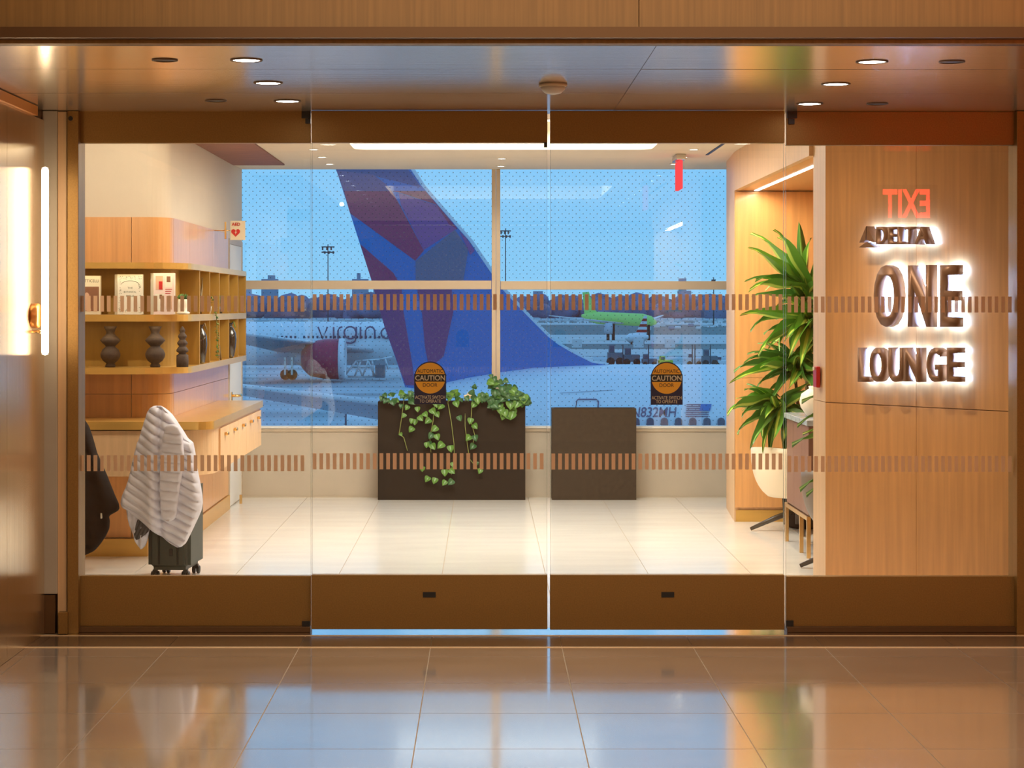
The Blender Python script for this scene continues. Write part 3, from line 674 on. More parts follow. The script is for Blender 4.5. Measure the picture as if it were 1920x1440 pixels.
def art2(o, x0, x1, z0, z1, Y):
    w, h = x1-x0, z1-z0
    for k, (key, ww) in enumerate((('THE', .2), ('BOTAN', .5), ('BIBLE', .3))):
        glyph(key, (x0+w*(.5-ww/2), Y-0.0002, z0+h*(.64-.10*k)), (1, 0, 0), (0, 0, 1), w*ww, h*0.045, 0.0003).build('title', M['inkgreen'], o)
    b = MB(); rnd = random.Random(3)
    for k in range(90):
        t = rnd.random()*4; e = rnd.uniform(0.05, 0.15)
        u, v = ((t, e) if t < 1 else (1-e, t-1) if t < 2 else (t-2, 1-e*0.8) if t < 3 else (e, t-3))
        cx, cz, r, a = x0+w*min(max(u, .06), .94), z0+h*min(max(v, .05), .95), rnd.uniform(.0018, .004), rnd.random()*PI
        b.prism([(cx+r*math.cos(a)*1.4, cz+r*math.sin(a)*1.4), (cx-r*.5*math.sin(a), cz+r*.5*math.cos(a)), (cx-r*math.cos(a)*1.4, cz-r*math.sin(a)*1.4), (cx+r*.5*math.sin(a), cz-r*.5*math.cos(a))], 'y', Y-0.0003, Y)
    b.build('leaf_border', M['inkgreen'], o, kind='stuff')
    arc = MB()
    arc.tube([(x0+w*(.5+.36*math.cos(PI*k/12)), Y-0.0004, z0+h*(.74+.10*math.sin(PI*k/12))) for k in range(13)], 0.0011, 4); arc.build('arch_line', M['inkgreen'], o)
def art3(o, x0, x1, z0, z1, Y):
    w, h = x1-x0, z1-z0
    for (a, b, c, d, m) in ((.10, .44, .60, .93, 'skinprint'), (.25, .42, .60, .80, 'redprint'), (.55, .88, .66, .93, 'paper'), (.62, .80, .78, .92, 'brownprint'), (.08, .50, .10, .50, 'paper'), (.28, .40, .38, .48, 'brownprint'), (.60, .88, .12, .45, 'skinprint')):
        off = 0.0004 if m in ('redprint', 'brownprint') else 0
        BX('picture', M[m], x0+w*a, x0+w*b, Y-0.0003-off, Y-off, z0+h*c, z0+h*d, o)
    for k in range(3): BX('text_line', M['redprint'], x0+w*.55, x0+w*(.88-.04*k), Y-0.0003, Y, z0+h*(.60-.05*k), z0+h*(.615-.05*k), o)
book('art_book', 146, 188, 517, 590, 0, M['letterwhite'], 'cream art book with a painted portrait cover, leftmost on the upper shelf', art1)
book('garden_book', 212.5, 267.5, 514.5, 590, 8, M['paper'], 'cream book with a dark leafy border standing between two other books', art2)
book('photo_book', 280, 327.5, 512, 590, 8, M['pinkcover'], 'pale pink photo book standing beside the small potted succulent', art3)
Yq = 12.28; zsh = rowz[1][1]+0.001; zlo = rowz[2][1]+0.001
def pxr(p, Y): return p*Y/FK
o = thing('potted_succulent', 'small succulent in a round ivory pot on the upper shelf', 'plant', (PX(343.5, Yq), Yq, zsh))
c0 = (PX(343.5, Yq), Yq, zsh)
MB().lathe([(pxr(9, Yq), 0), (pxr(12.5, Yq), .006), (pxr(13, Yq), .012), (pxr(10.5, Yq), .014), (pxr(11, Yq), .05), (pxr(10, Yq), .09), (pxr(9.2, Yq), .094), (pxr(9, Yq), .085), (0.001, .083)], c0, 24).build('pot', M['ivory'], o)
for k in range(26):
    a = k*2.4; t = k/26; r = 0.012+0.022*t; L = 0.03
    b = MB().tube([(c0[0], Yq, zsh+.085), (c0[0]+r*math.cos(a), Yq+r*math.sin(a), zsh+.118-.012*t), (c0[0]+1.25*r*math.cos(a), Yq+1.25*r*math.sin(a), zsh+.132-.02*t)], [.004, .006, .001], 5)
    b.build('leaf', M['pothos'] if k % 3 else M['pothos_dark'], o)
def vase(name, prof, cx, Y, label, grp=None, cutc=(1, 1), nz=32):
    o = MB().lathe([(pxr(r, Y), (h)) for r, h in prof], (PX(cx, Y), Y, zlo), nz).build(name, M['vase'], None)
    return tagp(o, label, 'vase', grp)
px2m = 12.28/FK
def prof(pts): return [(r, h*px2m) for r, h in pts]
clay = prof([(9, 0), (10, 2), (7.5, 7), (14, 12), (18, 19), (18.5, 25), (15, 33), (9, 38), (9.5, 40), (14, 44), (19, 50), (14, 56), (9.5, 60), (7.5, 64), (9, 69), (12.5, 76), (10.5, 76.5), (6, 65), (0.01, 60)])
vase('clay_vase', clay, 207, 12.28, 'brown clay vase of stacked bulbs, at the left of the lower shelf', 'stacked clay vases')
vase('clay_vase', clay, 291, 12.28, 'brown clay vase of stacked bulbs, beside the ringed ornament', 'stacked clay vases')
orn = prof([(11, 0), (11.5, 12), (11, 22), (8, 24), (6, 26), (11, 29), (11.3, 32), (8, 37), (6, 39), (9.5, 43), (9.7, 46), (6.5, 50), (5, 52), (8, 56), (8, 59), (5, 63), (3.8, 65), (5.5, 68), (4, 72), (1.5, 75), (0.01, 77)])
o = vase('ringed_ornament', orn, 342, 12.28, 'slim brown ringed clay ornament at the right of the lower shelf'); o['category'] = 'ornament'
# cubby contents
bp = prof([(7, 0), (9, 3), (13, 22), (15, 40), (13.5, 54), (8, 64), (4.5, 68), (4, 71), (7, 75), (6, 76), (0.01, 68)])
for i, (cx, Y, lb) in enumerate(((386, 13.05, 'glossy black bulb vase in the first lower cubby'), (438, 14.55, 'glossy black bulb vase with a trailing sprig in a far lower cubby'))):
    x = -1.878
    o = thing('glossy_vase', lb, 'vase', (x, Y, zlo), 'glossy black vases')
    MB().lathe([(pxr(r*0.80, Y), h*1.02) for r, h in bp], (x, Y, zlo), 28).build('body', M['blackglass'], o)
    b = MB().tube([(x, Y, zlo+.25), (x+0.03, Y-.03, zlo+.265), (x+.045, Y-.05, zlo+.225)], 0.004, 6); b.build('sprig', M['stem'] if i == 0 else M['pothos'], o)
o = thing('driftwood', 'twisted driftwood branch in the first upper cubby', 'branch', (-1.88, 13.05, zsh))
MB().tube([(-1.88, 13.05, zsh), (-1.872, 13.0, zsh+.10), (-1.875, 13.08, zsh+.17), (-1.865, 13.02, zsh+.24)], [.010, .009, .007, .003], 7).build('trunk', M['stem'], o)
MB().tube([(-1.872, 13.0, zsh+.10), (-1.87, 12.95, zsh+.18), (-1.88, 12.93, zsh+.22)], .004, 6).build('twig', M['stem'], o)
o = MB().tube([(-1.87, 13.98, zlo), (-1.88, 13.94, zlo+.12), (-1.89, 13.97, zlo+.17)], .008, 7).tube([(-1.88, 13.94, zlo+.10), (-1.87, 13.87, zlo+.02), (-1.87, 13.85, zlo)], .005, 6).build('twig', M['stem'], label='reddish twig standing in the third lower cubby', cat='branch')
o = thing('cactus_pot', 'tiny dark plant in a black pot in the third upper cubby', 'plant', (-1.885, 13.95, zsh))
MB().lathe([(.028, 0), (.034, .05), (.03, .05), (0.001, .045)], (-1.885, 13.95, zsh), 16).build('pot', M['black'], o)
for k in range(7):
    a = k*0.9; MB().tube([(-1.885, 13.95, zsh+.045), (-1.885+.02*math.cos(a), 13.95+.03*math.sin(a), zsh+.10+.01*(k % 3)), (-1.885+.03*math.cos(a), 13.95+.05*math.sin(a), zsh+.13)], [.003, .006, .001], 5).build('leaf', M['pothos_dark'], o)
o = thing('trailing_plant', 'green trailing plant hanging out of the second upper cubby', 'plant', (-1.87, 13.55, zsh))
MB().lathe([(.02, 0), (.03, .05), (.024, .05), (0.001, .045)], (-1.895, 13.5, zsh), 16).build('pot', M['ivory'], o)
yt = 13.50
pts = [Vector((-1.89, yt, zsh+.05)), Vector((-1.868, yt, zsh+.12)), Vector((-1.84, yt-.02, zsh+.06)), Vector((-1.832, yt-.03, zsh-.02)), Vector((-1.828, yt-.03, zsh-.12)), Vector((-1.826, yt-.02, zsh-.22)), Vector((-1.83, yt, zsh-.30))]
MB().tube(pts, 0.003, 5).build('vine', M['vine'], o)
rl = random.Random(2)
for k in range(60):
    q = rl.random()*(len(pts)-1.01); i = int(q); c = pts[i].lerp(pts[i+1], q-i); a = rl.uniform(0, 6.28)
    d = Vector((.022*math.cos(a), .022*math.sin(a), -.012)); n_ = Vector((-math.sin(a), math.cos(a), 0))*.009
    lf = MB(); lf.bm.faces.new([lf.bm.verts.new(v) for v in (c, c+d*.5+n_, c+d, c+d*.5-n_)])
    lf.build('leaf', M['pothos'] if k % 2 else M['pothos_dark'], o, recalc=False)

# AED sign
YA = 14.5; xa0, xa1 = PX(432, YA), PX(460, YA)
o = thing('aed_sign', 'white AED heart sign projecting from the left wall by the window', 'sign', ((xa0+xa1)/2, YA, PZ(450, YA)))
MB().tube([(-1.998, YA+.01, PZ(432, YA)), (xa0+.01, YA+.01, PZ(432, YA))], .004, 6).build('bracket', M['brass'], o)
BX('face', M['letterwhite'], xa0, xa1, YA-0.003, YA-0.0005, PZ(450, YA), PZ(414, YA), o)
BX('brass_edge', M['brass'], PX(421, YA), PX(424.5, YA), YA+0.0, YA+0.02, PZ(448, YA), PZ(416, YA), o)
glyph('AED', (PX(434.5, YA), YA-0.0045, PZ(423.5, YA)), (1, 0, 0), (0, 0, 1), pxr(16, YA), pxr(6, YA), .001).build('lettering', M['redprint'], o)
hp = []
for k in range(32):
    t = 2*PI*k/32; hp.append((16*math.sin(t)**3, 13*math.cos(t)-5*math.cos(2*t)-2*math.cos(3*t)-math.cos(4*t)))
cxh, czh = PX(442, YA), PZ(436, YA)
MB().prism([(cxh+x/17*pxr(9, YA), czh+y/17*pxr(9, YA)) for x, y in hp], 'y', YA-0.0045, YA-0.0035).build('heart', M['redprint'], o)
bl = [(1.5, 5), (-3, -.5), (0, -.5), (-1.5, -5.5), (3.2, .8), (.4, .8), (2.8, 5)]
MB().prism([(cxh+x*.7*YA/FK, czh+y*.7*YA/FK) for x, y in bl], 'y', YA-0.0056, YA-0.0046).build('bolt', M['letterwhite'], o)

# ------------------------------------------------------------------ sign wall on the right
A0 = Vector((1.862, 10.78, 0))
def wt(px, off=0.0):
    a = A0 + SN*off; k = (px-CX)/FK
    return (k*a.y - a.x)/(SU.x - k*SU.y)
def wp_(t, off, z): v = A0 + SN*off + SU*t; return Vector((v.x, v.y, z))
tB = 1.52
Bp = A0 + SU*tB
ws = MB().prism([(A0.x+0.02, A0.y+0.02), (Bp.x+0.02, Bp.y+0.02), (3.02, 9.66), (3.02, 11.09), (1.86, 11.09)], 'z', 0, ZC).build('wall_sign', M['oak_pale'], kind='structure')
ts = wt(1718); zs_ = 1.57-(754-CY)*10.78/FK
for a, b in ((0.0, ts-0.0012), (ts+0.0012, tB)):
    for c, d in ((0.0, zs_-0.0015), (zs_+0.0015, ZC)):
        q = [wp_(a, 0, 0), wp_(b, 0, 0), wp_(b, -0.018, 0), wp_(a, -0.018, 0)]
        MB().prism([(v.x, v.y) for v in q], 'z', c, d-0.001).build('oak_panel', M['oak'], ws)
for c, d in ((0.0, zs_-0.0015), (zs_+0.0015, ZC-0.001)):
    MB().prism([(1.8615, 10.782), (1.875, 10.80), (1.861, 11.09), (1.846, 11.09)], 'z', c, d).build('edge_panel', M['oak_pale'], ws)
# red fire strobe on the wall end
Yf = 10.93; xf = 1.853
o = thing('fire_alarm', 'small red fire alarm on the wall end beside the tall plant', 'alarm', (xf, Yf, PZ(724, Yf)))
BX('back_box', M['red'], xf-0.026, xf-0.004, Yf-0.055, Yf+0.055, PZ(726, Yf), PZ(687, Yf), o, bev=0.003)
BX('strobe_lens', M['letterwhite'], xf-0.034, xf-0.0265, Yf-0.02, Yf+0.02, PZ(694, Yf), PZ(688, Yf), o)

sg = thing('lounge_sign', 'bronze halo-lit DELTA ONE LOUNGE lettering standing off the oak wall', 'sign', (2.2, 10.3, 1.1))
GAP, DEP = 0.028, 0.062; OFF = GAP+DEP
def sign_letter(key, p0, p1, y0, y1):
    a, b = wt(p0, OFF), wt(p1, OFF)
    Ym = (A0+SN*OFF+SU*((a+b)/2)).y; z0, z1 = PZ(y1, Ym), PZ(y0, Ym)
    L = glyph(key, wp_(a, OFF, z0), SU, (0, 0, 1), b-a, z1-z0, DEP).build('letter', M['letter'], sg)
    g = TXT[key].copy()
    ins = 0.004
    h = glyph(key, wp_(a+ins, GAP-0.001, z0+ins), SU, (0, 0, 1), b-a-2*ins, z1-z0-2*ins, 0.003)
    h.build('halo_light', M['halo'], L, label='white light behind the letter')
    pins = MB()
    for u in (0.15, 0.85):
        for v in (0.12, 0.88):
            t = a+(b-a)*u; z = z0+(z1-z0)*v
            pins.tube([wp_(t, 0.0, z), wp_(t, GAP, z)], 0.002, 5)
    pins.build('pins', M['steel'], L, kind='stuff')
for k, a, b in (('O', 1638, 1684), ('N', 1702, 1743), ('E', 1762, 1792)): sign_letter(k, a, b, 497, 613)
for k, a, b in (('L', 1608, 1624), ('O', 1630, 1657), ('U', 1665, 1691), ('N', 1694, 1723), ('G', 1737, 1763), ('E', 1775, 1796)): sign_letter(k, a, b, 652, 716)
for k, a, b in (('D', 1642, 1660), ('E', 1665, 1677), ('L_', 1682, 1693), ('T', 1696, 1712), ('A', 1715, 1740)): sign_letter(k, a, b, 425, 458)
# triangular emblem in front of the name: tall split triangle over a shallow one
def emblem(pts, y=0):
    v = []
    for px, py in pts:
        t = wt(px, OFF); Yq = (A0+SN*OFF+SU*t).y; v.append((t, PZ(py, Yq)))
    b = MB(); f0 = [b.bm.verts.new(wp_(t, OFF, z)) for t, z in v]; f1 = [b.bm.verts.new(wp_(t, GAP, z)) for t, z in v]
    n = len(v); b.bm.faces.new(f0); b.bm.faces.new(f1[::-1])
    for i in range(n): b.bm.faces.new((f0[i], f0[(i+1) % n], f1[(i+1) % n], f1[i]))
    L = b.build('emblem', M['letter'], sg)
    h = MB(); f0 = [h.bm.verts.new(wp_(t, GAP-0.003, z)) for t, z in v]; h.bm.faces.new(f0); h.build('halo_light', M['halo'], L)
emblem([(1624, 424), (1611, 455), (1623, 450)]); emblem([(1625.5, 424), (1640, 455), (1624.5, 450)]); emblem([(1610, 464), (1624, 454), (1641, 464)])

# ------------------------------------------------------------------ alcove
ZA = 2.418
al = MB().box(1.86, 4.6, 14.42, 14.6, 0, ZC).build('wall_alcove', M['oak_pale'], kind='structure')
for c, d in ((0.105, PZ(708.5, 14.4)-0.001), (PZ(708.5, 14.4)+0.001, ZA-0.012)):
    BX('oak_panel', M['oak'], 1.828, 3.2, 14.40, 14.419, c, d, al); BX('oak_panel', M['oak'], 3.203, 4.6, 14.40, 14.419, c, d, al)
BX('brass_base', M['oak_shelf'], 1.83, 4.6, 14.405, 14.419, 0.0, 0.085, al, label='golden base strip')
MB().prism([(1.822, 14.398), (1.859, 14.42), (1.92, 15.40), (1.885, 15.40)], 'z', 0, ZC).build('end_panel', M['oak_pale'], al)
BX('wall_alcove_return', M['paint'], 1.90, 4.6, 15.2, 15.4, 0, ZC, kind='structure')
bk = MB().box(1.822, 1.86, 11.09, 14.398, ZA, ZC).build('trim_5', M['oak_pale'], kind='structure')
BX('ceiling_alcove', M['oak'], 1.861, 4.6, 11.092, 14.398, ZA, ZA+0.1, kind='structure')
o = thing('linear_light', 'bright linear light recessed in the oak alcove ceiling', 'light', (1.98, 12.7, ZA-0.01))
BX('diffuser', M['led'], 1.965, 1.995, 11.12, 14.385, ZA-0.004, ZA-0.0008, o)
BX('housing', M['white'], 1.958, 2.002, 11.10, 14.39, ZA-0.0007, ZA-0.0001, o)

# low lounge chair: curved shell, cushion, pedestal and four-star base
def lounge_chair(x, y, rz, shell_m, label, name='lounge_chair'):
    o = thing(name, label, 'chair', (x, y, 0), None, rz)
    b = MB(); rows = []; n = 28; W_ = 0.345
    # bowl: radius grows from the underside up to the rim; the rim drops at the front (+y local)
    for lev in range(9):
        s = lev/8; r = []
        for k in range(n):
            a = 2*PI*k/n; back = 0.5-0.5*math.sin(a)
            top = 0.45 + 0.15*back**0.8
            rad = W_*(0.66+0.34*(1-(1-s)**2.6))
            z = 0.245 + (top-0.245)*(s**1.15)
            r.append((rad*math.cos(a)*1.0, rad*math.sin(a)*0.95, z))
        rows.append(r)
    for lev in range(6):
        s = 1-lev/5*0.62; r = []
        for k in range(n):
            a = 2*PI*k/n; back = 0.5-0.5*math.sin(a); top = 0.45+0.15*back**0.8
            rad = W_*0.92*(0.66+0.34*(1-(1-s)**2.6)); z = 0.285+(top-0.285)*(s**1.15)
            r.append((rad*math.cos(a), rad*math.sin(a)*.95, z))
        rows.append(r)
    vr = b.grid(rows, close=True); b.bm.faces.new(vr[0][::-1]); b.bm.faces.new(vr[-1])
    b.build('shell', shell_m, o, local=True)
    c = MB().lathe([(0.001, .33), (.24, .33), (.265, .35), (.265, .38), (.24, .40), (0.001, .405)], (0, 0, 0), 28); c.build('seat_cushion', shell_m, o, local=True)
    MB().lathe([(.028, .05), (.028, .16), (.05, .245), (0.001, .25)], (0, 0, 0), 16).build('pedestal', M['darkwood'], o, local=True)
    for k in range(4):
        a = PI/4+PI/2*k
        MB().tube([(0.02*math.cos(a), .02*math.sin(a), .15), (.18*math.cos(a), .18*math.sin(a), .085), (.34*math.cos(a), .34*math.sin(a), .012)], [.020, .019, .012], 8).build('leg', M['darkwood'], o, local=True)
    return o
lounge_chair(2.20, 13.80, math.radians(-50), M['cream'], 'cream shell lounge chair in front of the tall plant in the alcove')
lounge_chair(2.225, 11.78, math.radians(-60), M['taupe'], 'taupe shell lounge chair nearest the sign wall end')

# sideboard with a stone top on a brass frame
o = thing('sideboard', 'rosewood sideboard with grey stone top on a slim brass frame', 'sideboard', (2.25, 12.75, 0))
y0, y1, x0, x1 = 12.30, 13.20, 2.02, 2.50
BX('body', M['rosewood'], x0+0.006, x1, y0+0.01, y1, 0.262, 0.825, o)
for a, b in ((12.31, 12.60), (12.603, 12.90), (12.903, 13.195)):
    BX('door_panel', M['rosewood'], x0, x0+0.0055, a, b, 0.266, 0.82, o)
BX('stone_top', mat('grey_stone', (0.42, 0.45, 0.50), 0.15, var=0.3, scale=(20, 20, 20)), x0-0.015, x1+0.01, y0-0.01, y1+0.015, 0.826, 0.862, o, bev=0.003)
for a in (x0-0.012, x1-0.02):
    BX('rail', M['brass'], a, a+0.024, y0, y1+0.012, 0.235, 0.261, o)
    for yy in (y0+0.0, 12.58, y1-0.01):
        BX('leg', M['brass'], a, a+0.024, yy, yy+0.024, 0.0, 0.2345, o)
Yv = 12.72; xv = PX(1526, Yv)
MB().lathe([(.03, 0), (.05, .008), (.085, .06), (.092, .10), (.08, .145), (.045, .17), (.03, .18), (.035, .195), (.028, .19), (.001, .15)], (xv, Yv, 0.863), 32).build('round_vase', M['ivory'], label='ivory round vase on the stone-topped sideboard', cat='vase')

# ------------------------------------------------------------------ plants
def leaf_mesh(name, m, n=10, droop=0.25, prof_=None, fold=0.22, wave=0.0):
    """unit-length leaf along +x, width ±0.5 in y, sagging in z; UV u across, v along"""
    b = bmesh.new(); uvl = b.loops.layers.uv.new('UVMap'); vv = []
    for i in range(n+1):
        t = i/n; w = (prof_ or (lambda t: math.sin(PI*min(1, t**0.75))**0.8*(1-0.15*t)+0.04*(1-t)))(t)*0.5
        z = droop*(4*t*(1-t))*0.5
        vv.append([b.verts.new((t, w*s, z + abs(s)*w*fold*2*0.5 + wave*math.sin(t*9+s)*0.03)) for s in (-1, -0.35, 0, 0.35, 1)])
    us = (0, .32, .5, .68, 1)
    for i in range(n):
        for k in range(4):
            try: f = b.faces.new((vv[i][k], vv[i+1][k], vv[i+1][k+1], vv[i][k+1]))
            except Exception: continue
            f.smooth = True
            for l, (u, v) in zip(f.loops, ((us[k], i/n), (us[k], (i+1)/n), (us[k+1], (i+1)/n), (us[k+1], i/n))): l[uvl].uv = (u, v)
    me = bpy.data.meshes.new(name); b.to_mesh(me); b.free(); me.materials.append(m); return me
DL = [leaf_mesh('leaf', M[k], droop=d, wave=w) for k, d, w in (('dracaena', .06, .6), ('dracaena', .18, 1), ('dracaena_dark', .14, 1), ('dracaena_dark', .30, .8), ('dracaena', .32, .5))]
def heart(t):
    k = [(0, .55), (.12, .95), (.28, 1.02), (.45, .95), (.6, .78), (.75, .54), (.88, .26), (1, 0)]
    for a, b in zip(k[:-1], k[1:]):
        if t <= b[0]+1e-6: return a[1]+(b[1]-a[1])*(t-a[0])/(b[0]-a[0])
    return 0
PL = [leaf_mesh('leaf', M[k], n=8, droop=d, prof_=heart, fold=.3) for k, d in (('pothos', .12), ('pothos_dark', .2), ('pothos', .3))]
def place_leaf(parent, meshes, base, tip, width, roll=0.0, idx=None, name='leaf'):
    d = tip-base; L = d.length; x = d.normalized()
    up = Vector((0, 0, 1)) if abs(x.z) < 0.93 else Vector((-1, -0.3, 0)).normalized()
    y = up.cross(x).normalized(); z = x.cross(y)
    R_ = Matrix((x, y, z)).transposed().to_4x4() @ Matrix.Rotation(roll, 4, 'X')
    mt = Matrix.Translation(base) @ R_ @ Matrix.Diagonal((L, width, L, 1))
    me = meshes[idx if idx is not None else random.randrange(len(meshes))]
    return inst(name, me, parent, mt)
dr = thing('corn_plant', 'tall variegated corn plant standing behind the cream chair', 'plant', (2.30, 14.05, 0))
c_ = Vector((2.30, 14.05, 0))
MB().lathe([(.13, 0), (.17, .02), (.19, .34), (.175, .34), (.16, .30), (.001, .30)], c_, 28).build('pot', M['planter'], dr)
heads = [Vector((PX(1512, 14.0), 14.0, PZ(556, 14.0))), Vector((PX(1515, 13.95), 13.95, PZ(610, 13.95))), Vector((PX(1490, 13.9), 13.9, PZ(690, 13.9))), Vector((PX(1462, 13.85), 13.85, PZ(765, 13.85)))]
for h in heads: MB().tube([c_+Vector(((h.x-c_.x)*.2, 0, .30)), c_+Vector(((h.x-c_.x)*.5, (h.y-c_.y)*.5, h.z*.5)), h], [.018, .014, .010], 8).build('stem', M['stem'], dr)
Yt = 13.75
spec = [ # head, tip px, tip py, width, mesh, depth shift
 (0, 1403, 464, .095, 0, -.1), (0, 1407, 438, .07, 1, .1), (0, 1450, 431, .085, 0, -.2), (0, 1498, 415, .065, 2, .0), (0, 1521, 446, .07, 0, .1), (0, 1458, 445, .06, 1, .15),
 (0, 1396, 528, .05, 3, .0), (0, 1416, 527, .045, 2, -.2), (0, 1404, 546, .07, 1, -.25), (0, 1409, 556, .05, 2, .2), (0, 1540, 470, .08, 0, -.1), (0, 1560, 500, .08, 2, 0),
 (1, 1388, 591, .085, 0, -.3), (1, 1407, 622, .04, 3, -.1), (1, 1432, 627, .05, 2, .1), (1, 1422, 668, .06, 1, -.2), (1, 1440, 655, .06, 4, .2), (1, 1478, 672, .08, 4, -.3), (1, 1500, 690, .07, 0, -.35), (1, 1470, 640, .07, 1, -.3),
 (2, 1401, 664, .06, 2, .1), (2, 1394, 682, .05, 3, -.1), (2, 1376, 698, .065, 2, .0), (2, 1396, 700, .05, 2, .2), (2, 1368, 718, .075, 1, -.2), (2, 1425, 690, .07, 0, -.3), (2, 1520, 735, .07, 2, -.3), (2, 1530, 700, .08, 0, -.3), (2, 1450, 640, .07, 2, .1), (2, 1478, 730, .06, 0, -.35),
 (3, 1364, 779, .065, 1, -.3), (3, 1370, 768, .05, 2, .0), (3, 1391, 778, .05, 2, -.1), (3, 1385, 806, .055, 2, -.2), (3, 1383, 815, .045, 2, .0), (3, 1406, 842, .08, 2, -.3), (3, 1412, 790, .08, 2, .1), (3, 1430, 850, .06, 1, -.2), (3, 1444, 855, .05, 3, .1), (3, 1404, 752, .06, 3, .2), (3, 1448, 828, .05, 0, -.35), (3, 1425, 735, .06, 0, .1), (3, 1462, 860, .06, 2, -.1), (3, 1480, 850, .07, 2, -.2), (3, 1400, 720, .05, 2, .2)]
for hi, tx_, ty_, w, mi, dy in spec:
    tip = P(tx_, ty_, Yt+dy); base = heads[hi]+Vector((random.uniform(-.02, .02), 0, random.uniform(-.03, .03)))
    place_leaf(dr, DL, base, tip, w*1.2, random.uniform(-1.0, .2), mi)
rnd = random.Random(11)
for k in range(120):
    h = heads[rnd.choice([0, 1, 1, 2, 2, 3, 3])]; a = rnd.uniform(0, 2*PI); el = rnd.uniform(-.9, .75); L = rnd.uniform(.2, .36)
    tip = h+Vector((L*math.cos(a)*math.cos(el), -abs(L*math.sin(a)*math.cos(el))*(1 if rnd.random() < .8 else -.5), L*math.sin(el)))
    random.seed(k); place_leaf(dr, DL, h+Vector((0, 0, rnd.uniform(-.12, .08))), tip, rnd.uniform(.05, .085), rnd.uniform(-.6, .6))
# smaller plant peeking round the wall end
pk = thing('corn_plant', 'leaf tips of a second corn plant peeking past the wall end above the taupe chair', 'plant', (2.62, 11.45, 0))
c2 = Vector((2.62, 11.45, 0))
MB().lathe([(.10, 0), (.13, .02), (.14, .28), (.128, .28), (.001, .26)], c2, 24).build('pot', M['planter'], pk)
h2 = Vector((2.5, 11.5, .85)); MB().tube([c2+Vector((0, 0, .26)), h2], .014, 8).build('stem', M['stem'], pk)
for tx_, ty_, w, mi, b in ((1485, 836, .075, 2, -.10), (1495, 800, .05, 3, .0), (1505, 815, .04, 0, 0), (1500, 920, .06, 2, -.25), (1512, 930, .05, 2, -.3), (1503, 755, .05, 2, .1)):
    place_leaf(pk, DL, h2+Vector((0, 0, b)), P(tx_, ty_, 11.45), w, .3, mi)
for k in range(14):
    a = rnd.uniform(-1.2, 1.9); L = .36; place_leaf(pk, DL, h2+Vector((0, 0, -.1)), h2+Vector((L*math.cos(a), L*math.sin(a)*.6, rnd.uniform(-.3, .3))), .07, 0)

# planters below the window
YP = 16.02
def planter(p0, p1, ytop, m, label, hollow):
    x0, x1, z1 = PX(p0, YP), PX(p1, YP), PZ(ytop, YP)
    o = thing('planter_box', label, 'planter', ((x0+x1)/2, YP+.1, 0))
    t = .02; d = .20
    for a, b, c, e, nm in ((x0, x1, YP, YP+t, 'front_panel'), (x0, x1, YP+d-t, YP+d, 'back_panel'), (x0, x0+t, YP+t+.001, YP+d-t-.001, 'side_panel'), (x1-t, x1, YP+t+.001, YP+d-t-.001, 'side_panel')):
        BX(nm, m, a, b, c, e, 0.001, z1, o)
    BX('soil', M['soil'], x0+t, x1-t, YP+t, YP+d-t, z1-.10, z1-.03, o)
    return x0, x1, z1
px0, px1, pz = planter(708.5, 985, 753, M['planter'], 'wide dark brown planter box with trailing pothos under the window', True)
planter(1035, 1193, 766, M['planter2'], 'narrower taupe planter box right of the green one, nothing growing out', True)
yl = YP-0.02
def vine_plant(label, base_px, vines, leaves, name='pothos'):
    o = thing(name, label, 'plant', (PX(base_px, YP+.08), YP+.08, pz-.03), 'pothos in the planter')
    for v in vines:
        pts = [Vector((PX(v[0][0], yl), YP+.08, pz-.04)), Vector((PX(v[0][0], yl), YP+.03, pz+.03))] + [P(a, b, yl) for a, b in v]
        MB().tube(pts, .0035, 5).build('vine', M['vine'], o)
    for (a, b, s, ang, mi) in leaves:
        L = s*YP/FK; base = P(a, b, yl-.012-random.random()*.03)
        d = Vector((math.cos(ang), -.35, -math.sin(ang))).normalized()
        # leaf blade faces the room: roll so its face looks to -y
        x = d; nrm = Vector((0, -1, .35)); y = nrm.cross(x).normalized(); z = x.cross(y)
        mt = Matrix.Translation(base - d*L*.5) @ Matrix((x, y, z)).transposed().to_4x4() @ Matrix.Diagonal((L, L*.95, L, 1))
        inst('leaf', PL[mi], o, mt)
    return o
rr = random.Random(5)
def lv(lst): return [(a, b, s, rr.uniform(.6, 2.5) if g is None else g, rr.choice([0, 0, 1, 2])) for a, b, s, g in lst]
vine_plant('leftmost trailing pothos in the dark planter, thin sparse vine', 760, [[(757, 752), (752, 790), (748, 815), (757, 820), (764, 845)]],
  lv([(752, 762, 10, None), (763, 765, 11, None), (757, 780, 10, None), (772, 790, 11, None), (752, 815, 8, None), (771, 806, 13, None), (778, 792, 12, None), (745, 752, 9, None)]))
vine_plant('pothos trailing below the left caution sticker with a long leafy vine', 815, [[(815, 755), (812, 790), (806, 820), (808, 848)], [(840, 756), (846, 790), (851, 830), (852, 860), (846, 890)]],
  lv([(818, 758, 15, None), (826, 763, 14, None), (812, 772, 14, None), (798, 778, 12, None), (789, 785, 13, None), (802, 790, 14, None), (820, 778, 12, None), (815, 805, 14, None), (808, 818, 14, None), (820, 820, 13, None),
      (800, 835, 11, None), (812, 838, 14, None), (826, 836, 16, None), (805, 833, 12, None), (845, 842, 14, None), (862, 785, 12, None), (856, 758, 14, None), (833, 745, 13, None), (848, 740, 15, None),
      (801, 899, 13, None), (815, 902, 13, None), (834, 887, 14, None), (848, 884, 14, None), (845, 905, 14, None), (833, 906, 12, None), (792, 880, 11, None), (850, 872, 12, None), (783, 768, 11, None)]))
